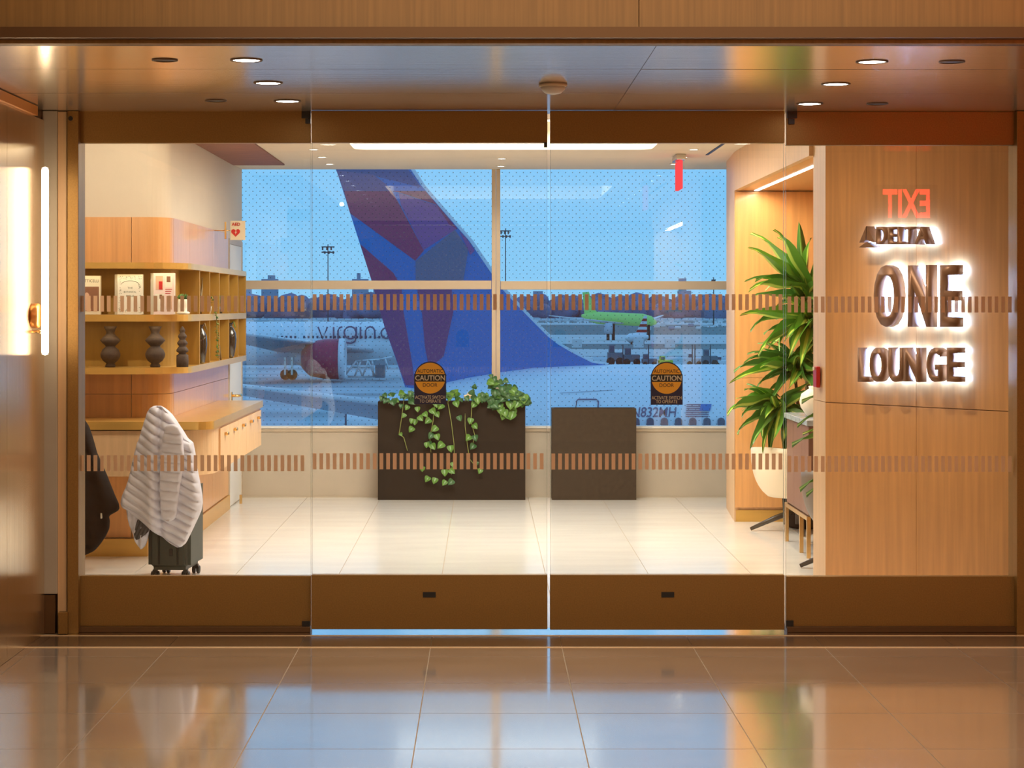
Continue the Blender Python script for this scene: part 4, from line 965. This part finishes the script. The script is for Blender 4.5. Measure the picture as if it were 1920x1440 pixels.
vine_plant('pothos trailing down the middle right of the dark planter', 885, [[(885, 755), (883, 790), (890, 815), (886, 838)], [(872, 800), (880, 860), (900, 885)]],
  lv([(882, 790, 13, None), (891, 800, 13, None), (878, 822, 14, None), (891, 822, 13, None), (886, 838, 14, None), (900, 884, 11, None), (893, 870, 10, None), (888, 760, 13, None), (896, 752, 14, None), (876, 748, 12, None)]))
big = []
for k in range(64):
    x = rr.uniform(918, 990); top = 712+max(0, (x-935))*.75; 
    big.append((x, rr.uniform(top, 765 if x < 950 else 758), rr.uniform(13, 20), rr.uniform(.2, 2.9), rr.choice([0, 1, 1, 1])))
for k in range(10): big.append((rr.uniform(936, 964), rr.uniform(758, 782), rr.uniform(14, 19), rr.uniform(1, 2.2), 0))
big += [(921, 706, 9, 1.5, 1), (927, 712, 13, 1.2, 1), (949, 715, 12, .5, 1), (966, 728, 13, .3, 1), (972, 740, 15, 2, 1), (983, 745, 10, 1, 1), (991, 750, 9, 1.2, 1)]
vine_plant('bushy dark green pothos spilling over the right corner of the planter', 950, [[(940, 752), (948, 775)]], big)
ridge = []
for k in range(46):
    x = rr.uniform(712, 915); ridge.append((x, rr.uniform(738, 756), rr.uniform(8, 14), rr.uniform(-1, 4), rr.choice([1, 1, 0])))
ridge += [(770, 742, 12, .5, 1), (762, 745, 13, .2, 1), (886, 735, 14, -1.2, 1), (890, 724, 11, -1.4, 1), (855, 735, 15, -.9, 0), (845, 742, 18, -.6, 0)]
vine_plant('low row of small leaves growing along the rim of the dark planter', 800, [[(735, 750), (728, 757)]], ridge)
fo = thing('cream_flowers', 'cream flowers among the leaves on the planter rim', 'flower', (PX(885, YP), YP+.08, pz-.03))
for k in range(9):
    x, y = rr.uniform(865, 912), rr.uniform(739, 752); c = P(x, y, YP+.03)
    b = MB()
    for j in range(5): b.ball(c+Vector((.012*math.cos(j*1.26), -.004, .012*math.sin(j*1.26))), .010, 1, (1, .5, 1))
    b.build('blossom', M['flower'], fo)

# ------------------------------------------------------------------ luggage and jackets
def suitcase(cx, Y, wpx, zt, m, label, rz, depth=.36, hx=0.06):
    w = wpx*Y/FK
    o = thing('suitcase', label, 'suitcase', (PX(cx, Y), Y, 0), None, rz)
    MB().box(-w/2, w/2, -depth/2, depth/2, .055, zt, .03, 3).build('shell', m, o, local=True)
    for s in (-1, 1):
        for k in range(2): MB().box(s*w*.22-.006, s*w*.22+.006, -depth/2-.004, depth/2+.004, .09, zt-.03, .002).build('rib', m, o, local=True)
        for t in (-1, 1):
            wh = MB(); 
            for q in (-.013, .013): wh.lathe([(.001, -.008), (.022, -.008), (.024, 0), (.022, .008), (.001, .008)], (s*(w/2-.035)+q, t*(depth/2-.05), .024), 16, 'x')
            wh.box(s*(w/2-.035)-.012, s*(w/2-.035)+.012, t*(depth/2-.05)-.014, t*(depth/2-.05)+.014, .03, .056)
            wh.build('wheel', M['black'], o, local=True)
        MB().tube([(s*.055-hx, depth/2-.05, zt-.01), (s*.055-hx, depth/2-.05, .82)], .008, 8).build('handle_tube', M['steel'], o, local=True)
    MB().box(-.065-hx, .065-hx, depth/2-.066, depth/2-.034, .82, .845, .008, 2).build('handle_grip', M['black'], o, local=True)
    MB().box(w*.02, w*.02+.02, -depth/2-.008, -depth/2-.001, .14, .18, .002).build('side_lock', M['black'], o, local=True)
    return o
YJ = 11.50
suitcase(330, YJ, 80, .56, M['case'], 'dark green hard suitcase under the pale quilted jacket', math.radians(-5))
suitcase(112, YJ, 82, .56, M['case_gray'], 'grey suitcase half hidden by the jamb under the black jacket', math.radians(4))

def drape(name, rows, Y, m, parent, thick, quilt=None, fold=None, n=120, dens=2):
    """closed cloth volume between left/right outlines; rows: (py, left px, right px)"""
    pts = []
    ys = [r[0] for r in rows]; yy = ys[0]; lst = []
    while yy < ys[-1]: lst.append(yy); yy += dens
    lst.append(ys[-1])
    def ip(y, c):
        for a, b in zip(rows[:-1], rows[1:]):
            if a[0] <= y <= b[0]: t = (y-a[0])/(b[0]-a[0]); return a[c]*(1-t)+b[c]*t
    N = len(lst); b = MB(); R_ = []
    for i, y in enumerate(lst):
        l, r = ip(y, 1), ip(y, 2); c, h = (l+r)/2, (r-l)/2
        tk = thick(y); ring = []
        for k in range(n):
            a = 2*PI*k/n; u = math.cos(a); s = math.sin(a); x = c + h*u
            ss = math.copysign(abs(s)**.7, s)
            d = tk*ss
            if s > 0:
                if quilt: d += quilt(x, y)*min(1, s*2.5)
                if fold: d += fold(x, y)*min(1, s*2)
            zz = y
            ring.append(Vector((PX(x, Y), Y-d, PZ(zz, Y))))
        R_.append(ring)
    vr = b.grid(R_, close=True); b.bm.faces.new(vr[0]); b.bm.faces.new(vr[-1][::-1])
    return b.build(name, m, parent)
wj = thing('quilted_jacket', 'pale lilac-grey quilted puffer jacket draped over the green suitcase handle', 'jacket', (PX(305, YJ), YJ-.2, .4))
def q_body(x, y):
    s = (y - .52*(x-300))/17.0 if x > 306 else (y - .62*(x-300))/17.0
    return .030*abs(math.sin(PI*s))**.38
def f_body(x, y):
    d = -.030*math.exp(-((x-(303+.01*(y-760)))/5.0)**2) + .022*math.exp(-((x-286-.02*(y-800))/11)**2)
    d += .014*math.sin((x-228)*.085+(y-760)*.012)
    return d
rows = [(761, 289, 302), (764, 283, 308), (770, 278, 316), (778, 275, 324), (790, 271, 332), (810, 265, 345), (822, 262, 352), (830, 258, 362), (850, 253, 366), (870, 248, 368), (890, 244, 372), (910, 238, 376), (928, 230, 379), (943, 227, 380), (950, 230, 379), (956, 240, 378), (968, 255, 373), (985, 277, 365), (1000, 296, 358), (1012, 312, 352), (1019, 322, 348), (1024, 332, 342)]
drape('body', rows, YJ-.22, M['puffer'], wj, lambda y: .02+.075*min(1, (y-760)/60)*(1 if y < 950 else max(.35, 1-(y-950)/110)), q_body, f_body)
srow = [(796, 316, 330), (800, 311, 336), (815, 306, 342), (850, 302, 345), (880, 300, 343), (910, 300, 338), (940, 301, 334), (965, 303, 331), (973, 306, 328), (976, 312, 322)]
drape('sleeve', srow, YJ-.325, M['puffer'], wj, lambda y: .030, lambda x, y: .019*abs(math.sin(PI*(y-.12*x)/18))**.45, None, n=48)
srow = [(928, 242, 262), (940, 238, 272), (955, 237, 280), (970, 239, 283), (985, 243, 281), (1000, 249, 279), (1015, 254, 276), (1024, 260, 272), (1028, 264, 268)]
drape('sleeve', srow, YJ-.20, M['puffer'], wj, lambda y: .035, lambda x, y: .008*abs(math.sin(PI*(y+.3*x)/14))**.5, lambda x, y: .008*math.sin(x*.5), n=48)
drape('cuff_lining', [(974, 258, 262), (980, 256, 272), (988, 254, 281), (996, 252, 279), (1003, 251, 272), (1009, 253, 264), (1012, 255, 258)], YJ-.245, M['lining'], wj, lambda y: .006, None, lambda x, y: .005*math.sin(x*.9+y*.4), n=32)
bj = thing('black_jacket', 'black jacket hanging over the grey suitcase at the left jamb', 'jacket', (PX(140, YJ), YJ-.2, .4))
rows = [(758, 112, 128), (766, 104, 142), (776, 100, 151), (800, 95, 166), (825, 92, 174), (850, 90, 181), (890, 86, 199), (915, 84, 209), (930, 84, 215), (945, 84, 222), (955, 85, 223), (959, 85, 220), (964, 85, 210), (968, 86, 203), (978, 86, 205), (992, 86, 204), (1005, 88, 198), (1020, 92, 188), (1033, 98, 177), (1040, 108, 162), (1045, 120, 150)]
drape('body', rows, YJ-.22, M['puffer_black'], bj, lambda y: .03+.085*min(1, (y-756)/60), lambda x, y: .010*abs(math.sin(PI*(y-.4*x)/26))**.6, lambda x, y: .016*math.sin((x-.25*y)*.16), dens=4)
BX('zip_pull', M['steel'], PX(189, YJ-.36), PX(192, YJ-.36), YJ-.37, YJ-.365, PZ(972, YJ-.36), PZ(962, YJ-.36), bj)

# edge-on exit sign in the lounge
Ye = 14.75; xe_ = PX(1273, Ye)
o = thing('exit_sign', 'edge-lit red exit sign seen end-on, hanging from the lounge ceiling', 'exit sign', (xe_, Ye, PZ(357, Ye)))
BX('edge_lit_plate', M['exitred_soft'], xe_-.013, xe_+.013, Ye-.16, Ye+.16, PZ(356, Ye), PZ(303, Ye), o, bev=.003)
BX('ceiling_canopy', M['steel'], xe_-.035, xe_+.035, Ye-.17, Ye+.17, PZ(302, Ye), ZC-.0005, o, bev=.004)

# ------------------------------------------------------------------ airfield outside
ZG = -8.0
MB().prism([(-420, 17), (420, 17), (1500, 3200), (-1500, 3200)], 'z', ZG-1, ZG).build('ground_apron', M['tarmac'], kind='structure')
def gy(py): return (EYE-ZG)*FK/(py-CY)
def strip(name, p0, p1, m, dz=.02, x=900): return BX(name, m, -x, x, gy(p0), gy(p1), ZG+.001, ZG+dz, kind='structure')
strip('ground_grass', 668, 601, M['grass'], .02)
strip('ground_taxiway', 645, 628, M['taxi'], .05); strip('ground_taxiway_far', 609, 605.5, M['taxi'], .05)
strip('ground_lane', 668, 655, M['taxi'], .05)

# near airliner: fuselage, fin with livery panels, tailplane
YA_ = 75.0
ac = thing('airliner', 'near white airliner with red, purple and blue tail fin outside the window', 'airplane', (PX(1100, YA_), YA_, ZG))
sec = [(651, 770, .34), (653, 769, .37), (700, 750, .85), (760, 734, 1.25), (820, 720, 1.6), (880, 707, 1.95), (940, 697, 2.2), (1000, 689, 2.38), (1080, 685, 2.48), (1160, 683, 2.5), (1420, 683, 2.5), (2600, 683, 2.5), (2900, 720, 1.9), (3000, 770, .8), (3030, 800, .1)]
fb = MB(); rws = []
for p, ty_, r in sec:
    rws.append([(PX(p, YA_), YA_+r*math.cos(2*PI*k/48), PZ(ty_, YA_)-r+r*math.sin(2*PI*k/48)) for k in range(48)])
vr = fb.grid(rws, close=True); fb.bm.faces.new(vr[0]); fb.bm.faces.new(vr[-1][::-1])
fb.build('fuselage', M['plane'], ac)
xt = PX(650.5, YA_); MB().lathe([(.30, xt-.06), (.33, xt), (.001, xt+.01)], (0, YA_, PZ(770, YA_)-.35), 24, 'x').build('exhaust_cone', M['acwin'], ac)
fin_o = [(594, 200), (629.5, 314), (668, 435), (700, 535), (722, 615), (745, 680), (760, 726), (800, 730), (900, 712), (1000, 700), (1100, 695), (1137, 684), (1110, 680), (1072, 661), (1045, 645), (1026, 630), (1000, 604), (970, 573), (942, 543), (923, 515), (880, 452), (830, 395), (790, 348), (768, 314), (690, 215), (672, 200)]
def fpoly(pts, half, name, m, parent):
    return MB().prism([(PX(a, YA_), PZ(b, YA_)) for a, b in pts], 'y', YA_-half, YA_+half).build(name, m, parent)
fin = fpoly(fin_o, .16, 'tail_fin', M['blue'], ac)
le = [(672, 200), (690, 215), (768, 314), (790, 348), (830, 395), (880, 452), (923, 515), (942, 543), (970, 573), (1000, 604), (1026, 630), (1045, 645), (1072, 661), (1110, 680), (1137, 684)]
le2 = [(a+(7 if i < 12 else 5), b-(1 if i < 12 else 3)) for i, (a, b) in enumerate(le)]
fpoly(le+le2[::-1], .12, 'leading_edge', M['metal_le'], fin)
pan = [('navyfin', [(606, 240), (706, 240), (764, 316), (790, 352), (700, 330), (631, 320)]), ('indigo', [(631, 320), (700, 328), (722, 344), (735, 358), (645, 358)]),
 ('maroon', [(645.5, 358.5), (735, 358.5), (750, 385), (795, 470), (779, 489), (657, 400)]), ('purple', [(752, 384), (748, 362), (820, 386), (857, 429), (795, 469)]), ('maroon', [(735.5, 358.5), (798, 358.5), (856, 427), (858, 430), (842, 421), (818, 384), (748, 361)]),
 ('maroon', [(676, 458), (738, 512), (746, 526), (697, 526)]), ('plum', [(697, 527), (752, 527), (757, 585), (773, 680), (778, 722), (761, 722), (722, 614)]),
 ('slate', [(779.5, 490), (853, 431), (878, 468), (869, 526), (779.5, 526)]), ('plum', [(779.5, 527), (846, 527), (850, 585), (832, 668), (805, 690), (797, 650), (792, 590)]), ('purple', [(862, 434), (874, 446), (890, 470), (882, 478)])]
for i, (m, pts) in enumerate(pan):
    fpoly(pts, .165+.002*i, 'livery_panel', M[m], fin)
# near tailplane (lens section swept and raised)
def wing(rl, rt, tl, tt, th, name, m, parent):
    b = MB(); rws = []
    for (le_, te_, t_) in ((Vector(rl), Vector(rt), th), (Vector(tl), Vector(tt), th*.4)):
        ring = []
        for k in range(16):
            a = 2*PI*k/16; f = .5-.5*math.cos(a); p = le_.lerp(te_, f)
            ring.append(p+Vector((0, 0, t_*.5*math.sin(a)*(1-.6*f)*1.2)))
        rws.append(ring)
    vr = b.grid(rws, close=True); b.bm.faces.new(vr[0]); b.bm.faces.new(vr[-1][::-1]); return b.build(name, m, parent)
wing(P(890, 777, 73.0), P(700, 785, 73.6), P(425, 720, 66), P(340, 721, 66), .42, 'tailplane', M['planegrey'], ac)
wing(P(890, 776, 72.95), P(872, 776.5, 73.0), P(426, 719.5, 65.95), P(414, 719.5, 66), .34, 'tailplane_edge', M['metal_le'], ac)
# windows on the near side, registration, flag and door outline
zc_ = PZ(683, YA_)-2.5
def side_pt(px, py):
    z = None; Y = 72.6
    for _ in range(4):
        z = PZ(py, Y); Y = YA_-math.sqrt(max(.01, 6.25-(z-zc_)**2))
    return PX(px, Y), Y, z
for k in range(-3, 34):
    px = 1272+26.6*k; x, Y, z = side_pt(px, 793)
    if px < 1190: continue
    MB().prism([(x-.13, z-.30), (x+.13, z-.30), (x+.13, z+.10), (x+.09, z+.17), (x, z+.20), (x-.09, z+.17), (x-.13, z+.10)], 'y', Y-.12, Y+.1).build('cabin_window', M['acwin'], ac)
g = glyph('REG', (PX(1183, 72.8), 72.6, 0), (1, 0, 0), (0, 0, 1), pxr(85, 72.8), 1, .0)
for v in g.bm.verts:
    t = v.co.z; v.co.x += 0; x, Y, z = side_pt(1200, 782-19*t); v.co.y = Y-.03; v.co.z = z
g.build('registration', M['virginink'], ac)
def sidequad(name, a, b, c, d, m, sl=0, parent=None, e=.03):
    bb = MB(); q = []
    for i in range(5):
        f = i/4; py = c+(d-c)*f; sh = sl*(1-f)
        q.append([Vector(side_pt(a+sh, py)), Vector(side_pt(b+sh, py))])
        for v in q[-1]: v.y -= e
    bb.grid(q); return bb.build(name, m, parent)
fl_ = None
for k in range(7):
    s = sidequad('flag_stripe', 1285, 1328, 757.5+3.7*k, 759.4+3.7*k, M['virginink'], 4.5*(1-k/7), ac)
sidequad('flag_canton', 1311, 1331, 757.5, 770, M['blue'], 3, ac, .05)
dl = MB(); pts = [Vector(side_pt(1079, 770)), Vector(side_pt(1081, 752)), Vector(side_pt(1084, 748.5)), Vector(side_pt(1118, 748.5)), Vector(side_pt(1122, 752)), Vector(side_pt(1121, 770))]
dl.tube([p-Vector((0, .02, 0)) for p in pts], .022, 5).build('door_outline', M['virginink'], ac)
hatch = MB().tube([Vector(side_pt(1050, 737)), Vector(side_pt(1150, 731))], .012, 4).build('hatch_line', M['planegrey'], ac)

# far white airliner with maroon engine
YV = 262.0
def V(px, py, dy=0): return P(px, py, YV+dy)
vg = thing('airliner', 'distant white airliner lettered virgin with a maroon engine', 'airplane', (PX(560, YV), YV, ZG))
rV = 2.9; ztop = PZ(603, YV)
rws = []
for p, dz, r in ((-600, 0, rV), (700, 0, rV), (760, .05, rV*.97), (840, .4, rV*.8), (880, .9, rV*.55), (900, 1.4, rV*.2)):
    rws.append([(PX(p, YV), YV+r*math.cos(2*PI*k/36), ztop-rV-dz*.4+r*math.sin(2*PI*k/36)) for k in range(36)])
b = MB(); vr = b.grid(rws, close=True); b.bm.faces.new(vr[0]); b.bm.faces.new(vr[-1][::-1]); b.build('fuselage', M['plane'], vg)
for k in range(46):
    px = 500+8.2*k
    if 560 < px < 572 or px > 740: continue
    z = PZ(632, YV-2.6); Yq_ = YV-math.sqrt(max(.1, rV**2-(z-(ztop-rV))**2))
    BX('cabin_window', M['acwin'], PX(px, YV)-.13, PX(px, YV)+.13, Yq_-.04, Yq_+.1, z-.17, z+.17, vg)
def crop5(cx, cy): return P(440+cx/3.692, 560+cy/3.692, YV-3.1)
def arc5(cx, cy, r, a0, a1, ry=None): return [(cx+r*math.cos(a0+(a1-a0)*k/14), cy+(ry or r)*math.sin(a0+(a1-a0)*k/14)) for k in range(15)]
strokes = [[(577, 195), (610, 278), (642, 195)], [(685, 196), (685, 278)], [(716, 278), (716, 220), (724, 203), (745, 194)], arc5(800, 235, 42, 0, 2*PI), [(842, 195), (842, 270), (832, 296), (805, 308), (775, 304), (758, 290)],
 [(871, 196), (871, 278)], [(906, 278), (906, 222), (916, 203), (938, 193), (960, 203), (970, 222), (970, 278)], [(992, 264), (994, 272)], arc5(1050, 238, 36, 0, 2*PI), [(1086, 200), (1086, 276)], [(685, 172), (686, 176)], [(871, 172), (872, 176)]]
for st in strokes:
    MB().tube([crop5(*q) for q in st], .13, 6).build('script_letter', M['virginink'], vg)
wing(V(700, 658, -2.6), V(520, 660, -2.6), V(400, 618, -26), V(340, 618, -26), .6, 'wing', M['planegrey'], vg)
wing(V(702, 657.4, -2.7), V(672, 658, -2.7), V(402, 617.4, -26.1), V(388, 617.6, -26), .7, 'wing_edge', M['metal_le'], vg)
ye = YV-11
MB().lathe([(1.1, PX(566, ye)), (1.75, PX(574, ye)), (2.2, PX(582, ye)), (2.55, PX(610, ye)), (2.6, PX(636, ye))], (0, ye, PZ(673, ye)), 28, 'x').build('engine_nacelle', M['engine'], vg)
MB().lathe([(2.61, PX(636.2, ye)), (2.62, PX(644, ye)), (2.45, PX(648, ye)), (2.2, PX(646, ye)), (2.1, PX(637, ye))], (0, ye, PZ(673, ye)), 28, 'x').build('engine_inlet', M['metal_le'], vg)
MB().lathe([(.3, PX(552, ye)), (1.0, PX(565.8, ye))], (0, ye, PZ(673, ye)), 20, 'x').build('exhaust_plug', M['planegrey'], vg)
BX('pylon', M['planegrey'], PX(585, ye), PX(625, ye), ye-.3, ye+.3, PZ(657, ye), PZ(652, ye), vg)
for px in (535, 548):
    MB().lathe([(.001, -.4), (.65, -.4), (.7, 0), (.65, .4), (.001, .4)], (PX(px, YV-5), YV-5, ZG+.72), 16, 'y').build('main_wheel', M['tire'], vg)
    BX('gear_strut', M['steel'], PX(px, YV-5)-.12, PX(px, YV-5)+.12, YV-5.5, YV-4.6, ZG+.7, PZ(668, YV), vg)

# white passenger steps / loader frame beside the far airliner
def lattice(name, label, pts, Y, r, m, cat):
    o = thing(name, label, cat, (PX(pts[0][0][0], Y), Y, ZG))
    for s in pts: MB().tube([P(a, b, Y+dy) for (a, b, dy) in s], r, 5).build('frame_bar', m, o)
    return o
seg = []
for dy in (0, 2.2):
    seg += [[(645, 706, dy), (668, 677, dy)], [(668, 677, dy), (712, 674, dy)], [(652, 706, dy), (704, 706, dy)], [(668, 677, dy), (680, 706, dy)], [(680, 706, dy), (690, 676, dy)], [(690, 676, dy), (703, 706, dy)], [(665, 706, dy), (676, 678, dy)], [(712, 674, dy), (735, 669, dy)], [(722, 672, dy), (728, 692, dy)], [(700, 706, dy), (698, 676, dy)], [(660, 688, dy), (698, 688, dy)]]
lattice('boarding_steps', 'white lattice boarding steps beside the maroon engine', seg, 265-8, .13, M['vehwhite'], 'steps')
BX('belt_loader', M['vehicle'], PX(705, 256), PX(722, 256), 254, 257, ZG+.4, PZ(684, 256), label='small dark belt loader by the white steps', cat='vehicle')

# lime airliner on the taxiway and a striped tail in front of it
YG = 560.0
lm = thing('airliner', 'lime green airliner on the far taxiway', 'airplane', (PX(1150, YG), YG, ZG))
rr_ = []
for p, yc_, r in ((1090, 592, .3), (1105, 594, 1.3), (1120, 596, 1.75), (1205, 600, 1.8), (1222, 602, 1.4), (1231, 605, .4)):
    rr_.append([(PX(p, YG), YG+r*math.cos(2*PI*k/20), PZ(yc_, YG)+r*math.sin(2*PI*k/20)) for k in range(20)])
b = MB(); vr = b.grid(rr_, close=True); b.bm.faces.new(vr[0]); b.bm.faces.new(vr[-1][::-1]); b.build('fuselage', M['lime'], lm)
MB().prism([(PX(a, YG), PZ(b_2, YG)) for a, b_2 in ((1092, 548), (1104, 547), (1115, 580), (1124, 590), (1096, 592))], 'y', YG-.2, YG+.2).build('tail_fin', M['lime'], lm)
wing(P(1170, 606, YG-2), P(1140, 606, YG-2), P(1035, 592, YG-14), P(1028, 592, YG-14), .6, 'wing', M['metal_le'], lm)
wing(P(1222, 600, YG+2), P(1212, 600, YG+2), P(1246, 591, YG+14), P(1240, 591, YG+14), .5, 'wing', M['metal_le'], lm)
for px in (1140, 1150, 1216):
    BX('gear', M['tire'], PX(px-2.5, YG), PX(px+2.5, YG), YG-1, YG+1, ZG+.03, PZ(607, YG), lm)
MB().lathe([(1.2, PX(1131, YG)), (1.6, PX(1136, YG)), (1.6, PX(1146, YG))], (0, YG-5, PZ(615, YG)), 16, 'x').build('engine_nacelle', M['planegrey'], lm)
YR = 500.0
rt = thing('airliner', 'distant tail with red and white stripes in front of the lime airliner', 'airplane', (PX(1200, YR), YR, ZG))
for k in range(8):
    y0_ = 592+5.2*k; xa = 1208-2.6*k
    MB().prism([(PX(xa, YR), PZ(y0_, YR)), (PX(1213, YR), PZ(y0_, YR)), (PX(1213, YR), PZ(y0_+5.2, YR)), (PX(xa-2.6, YR), PZ(y0_+5.2, YR))], 'y', YR-.2, YR+.2).build('fin_stripe', M['red'] if k % 2 else M['plane'], rt)
rws = []
for p, yc_, r in ((1172, 634, .3), (1180, 634, 1.2), (1205, 633, 1.3), (1216, 632, .4)):
    rws.append([(PX(p, YR), YR+r*math.cos(2*PI*k/16), PZ(yc_, YR)+r*math.sin(2*PI*k/16)) for k in range(16)])
b = MB(); vr = b.grid(rws, close=True); b.bm.faces.new(vr[0]); b.bm.faces.new(vr[-1][::-1]); b.build('fuselage', M['plane'], rt)
for px in (1184, 1206): BX('gear', M['tire'], PX(px-1.5, YR), PX(px+1.5, YR), YR-.6, YR+.6, ZG+.03, PZ(639, YR), rt)

# ground vehicles and equipment between
rv = random.Random(9)
def vehicle(px0_, px1_, ytop, ybase, m, label, grp=None, name='ground_vehicle'):
    Y = gy(ybase); x0, x1 = PX(px0_, Y), PX(px1_, Y); zt = PZ(ytop, Y); h = zt-ZG
    o = thing(name, label, 'vehicle', ((x0+x1)/2, Y, ZG), grp)
    w = x1-x0
    BX('body', m, x0, x1, Y, Y+2.4, ZG+h*.22, ZG+h*.62, o, bev=min(.08, h*.05))
    BX('cab', m, x0+w*.08, x0+w*.45, Y+.2, Y+2.2, ZG+h*.62, zt, o, bev=min(.08, h*.05))
    BX('window', M['acwin'], x0+w*.12, x0+w*.40, Y+.15, Y+.19, ZG+h*.68, ZG+h*.92, o)
    for f in (.18, .8):
        MB().lathe([(.001, -.12), (h*.2, -.12), (h*.2, .12), (.001, .12)], (x0+w*f, Y+.1, ZG+h*.2), 12, 'y').build('wheel', M['tire'], o)
    return o
vlist = [(1078, 1112, 662, 684, 'vehwhite', 'pale service vehicle beside the fin base'), (1140, 1168, 646, 686, 'vehicle', 'dark tall container truck beyond the fuselage, left of the frame'), (1170, 1200, 652, 686, 'vehicle', 'dark tractor beyond the fuselage, right of the tall container'),
 (1205, 1232, 664, 687, 'vehicle', 'dark low tug above the left edge of the caution sticker'), (1236, 1262, 668, 687, 'yellow', 'small yellow tug above the right caution sticker'), (1288, 1316, 662, 687, 'vehwhite', 'pale van right of the caution sticker'),
 (1318, 1346, 655, 688, 'vehicle', 'dark truck near the right edge of the window'), (1340, 1372, 668, 688, 'vehwhite', 'pale van at the right edge of the window'), (1040, 1062, 668, 684, 'vehicle', 'dark cart behind the sweep of the blue fin')]
for a, b_1, t_, g_, m, l in vlist: vehicle(a, b_1, t_, g_, M[m], l)
for i, px in enumerate((1073, 1189, 1248)):
    Yb = gy(652); BX('cargo_box', M['vehwhite'], PX(px, Yb), PX(px+18, Yb), Yb, Yb+2.5, ZG+.01, PZ(636, Yb), label=('white box container standing %s on the lane' % ['leftmost', 'in the middle', 'rightmost'][i]), cat='container', group='white boxes on the lane')
for i, px in enumerate((1168, 1216, 1298, 1303, 1332)):
    Yb = gy(690); MB().tube([(PX(px, Yb), Yb, ZG), (PX(px, Yb), Yb, PZ(646, Yb))], .10, 6).build('lamp_post', M['mast'], label='dark post on the apron, %s from the left' % ['first', 'second', 'third', 'fourth', 'fifth'][i], cat='post', group='dark posts on the apron')
ords = ['first', 'second', 'third', 'fourth', 'fifth', 'sixth', 'seventh', 'eighth', 'ninth', 'tenth', 'eleventh', 'twelfth']
for i in range(12):
    px = (1195, 1212, 1228, 1240, 1254, 1266, 1292, 1304, 1316, 1328, 1340, 1352)[i]+rv.uniform(-2, 2); yb = rv.uniform(612, 622)
    Yb = gy(yb)+6*i; w = rv.uniform(9, 13)
    BX('parked_vehicle', M['vehwhite'] if rv.random() < .7 else M['farbldg'], PX(px, Yb), PX(px+w, Yb), Yb, Yb+3, ZG+.02, PZ(yb-rv.uniform(7, 10), Yb), bev=.3, label='pale parked vehicle far across the airfield, %s from the left of its row' % ords[i], cat='vehicle', group='far parked vehicles')
# light masts
def mast(px, ytop, Y, label, wpx):
    o = thing('light_mast', label, 'mast', (PX(px, Y), Y, ZG))
    MB().tube([(PX(px, Y), Y, ZG), (PX(px, Y), Y, PZ(ytop, Y))], pxr(1.3, Y), 7, r1=pxr(.8, Y)).build('pole', M['mast'], o)
    for k in range(2): BX('lamp_rack', M['mast'], PX(px-wpx/2, Y), PX(px+wpx/2, Y), Y-.3, Y+.3, PZ(ytop+6+10*k, Y), PZ(ytop+4+10*k, Y), o)
    for k in range(6):
        x = px-wpx/2+wpx*(k+.5)/6; BX('floodlight', M['mast'], PX(x-1.2, Y), PX(x+1.2, Y), Y-.5, Y+.4, PZ(ytop+11+(k % 2)*7, Y), PZ(ytop+6+(k % 2)*7, Y), o)
mast(615, 458, 430, 'floodlight mast left of the tail fin', 24); mast(948, 428, 400, 'floodlight mast right of the window mullion', 20)
mast(1338, 520, 900, 'thin distant mast near the right window edge', 8)
# far buildings
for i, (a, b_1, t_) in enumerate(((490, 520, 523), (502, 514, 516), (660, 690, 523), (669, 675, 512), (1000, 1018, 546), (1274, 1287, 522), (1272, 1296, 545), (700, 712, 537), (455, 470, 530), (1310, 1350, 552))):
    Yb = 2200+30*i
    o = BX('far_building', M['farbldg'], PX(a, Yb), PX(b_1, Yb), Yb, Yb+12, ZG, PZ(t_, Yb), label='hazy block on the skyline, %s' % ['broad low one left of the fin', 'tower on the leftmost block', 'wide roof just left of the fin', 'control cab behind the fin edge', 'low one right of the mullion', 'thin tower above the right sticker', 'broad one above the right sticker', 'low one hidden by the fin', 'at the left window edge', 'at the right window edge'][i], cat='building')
# dark tree line
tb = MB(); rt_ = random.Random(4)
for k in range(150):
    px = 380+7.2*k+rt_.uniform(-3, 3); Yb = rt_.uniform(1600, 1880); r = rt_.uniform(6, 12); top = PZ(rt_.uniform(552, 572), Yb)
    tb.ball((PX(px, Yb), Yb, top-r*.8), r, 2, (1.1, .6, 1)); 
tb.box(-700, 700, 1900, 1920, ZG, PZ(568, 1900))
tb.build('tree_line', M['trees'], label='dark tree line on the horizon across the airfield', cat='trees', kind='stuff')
hz = MB()
for k in range(260):
    px = rt_.uniform(440, 1370); yb = rt_.uniform(600.5, 609); Yb = gy(yb); w = rt_.uniform(2, 9)*Yb/FK; h = rt_.uniform(1.5, 6)*Yb/FK
    hz.box(PX(px, Yb), PX(px, Yb)+w, Yb, Yb+3, ZG, ZG+h)
hz.build('far_clutter', M['vehwhite'], label='scatter of pale distant airfield buildings and vehicles below the trees', cat='buildings', kind='stuff')
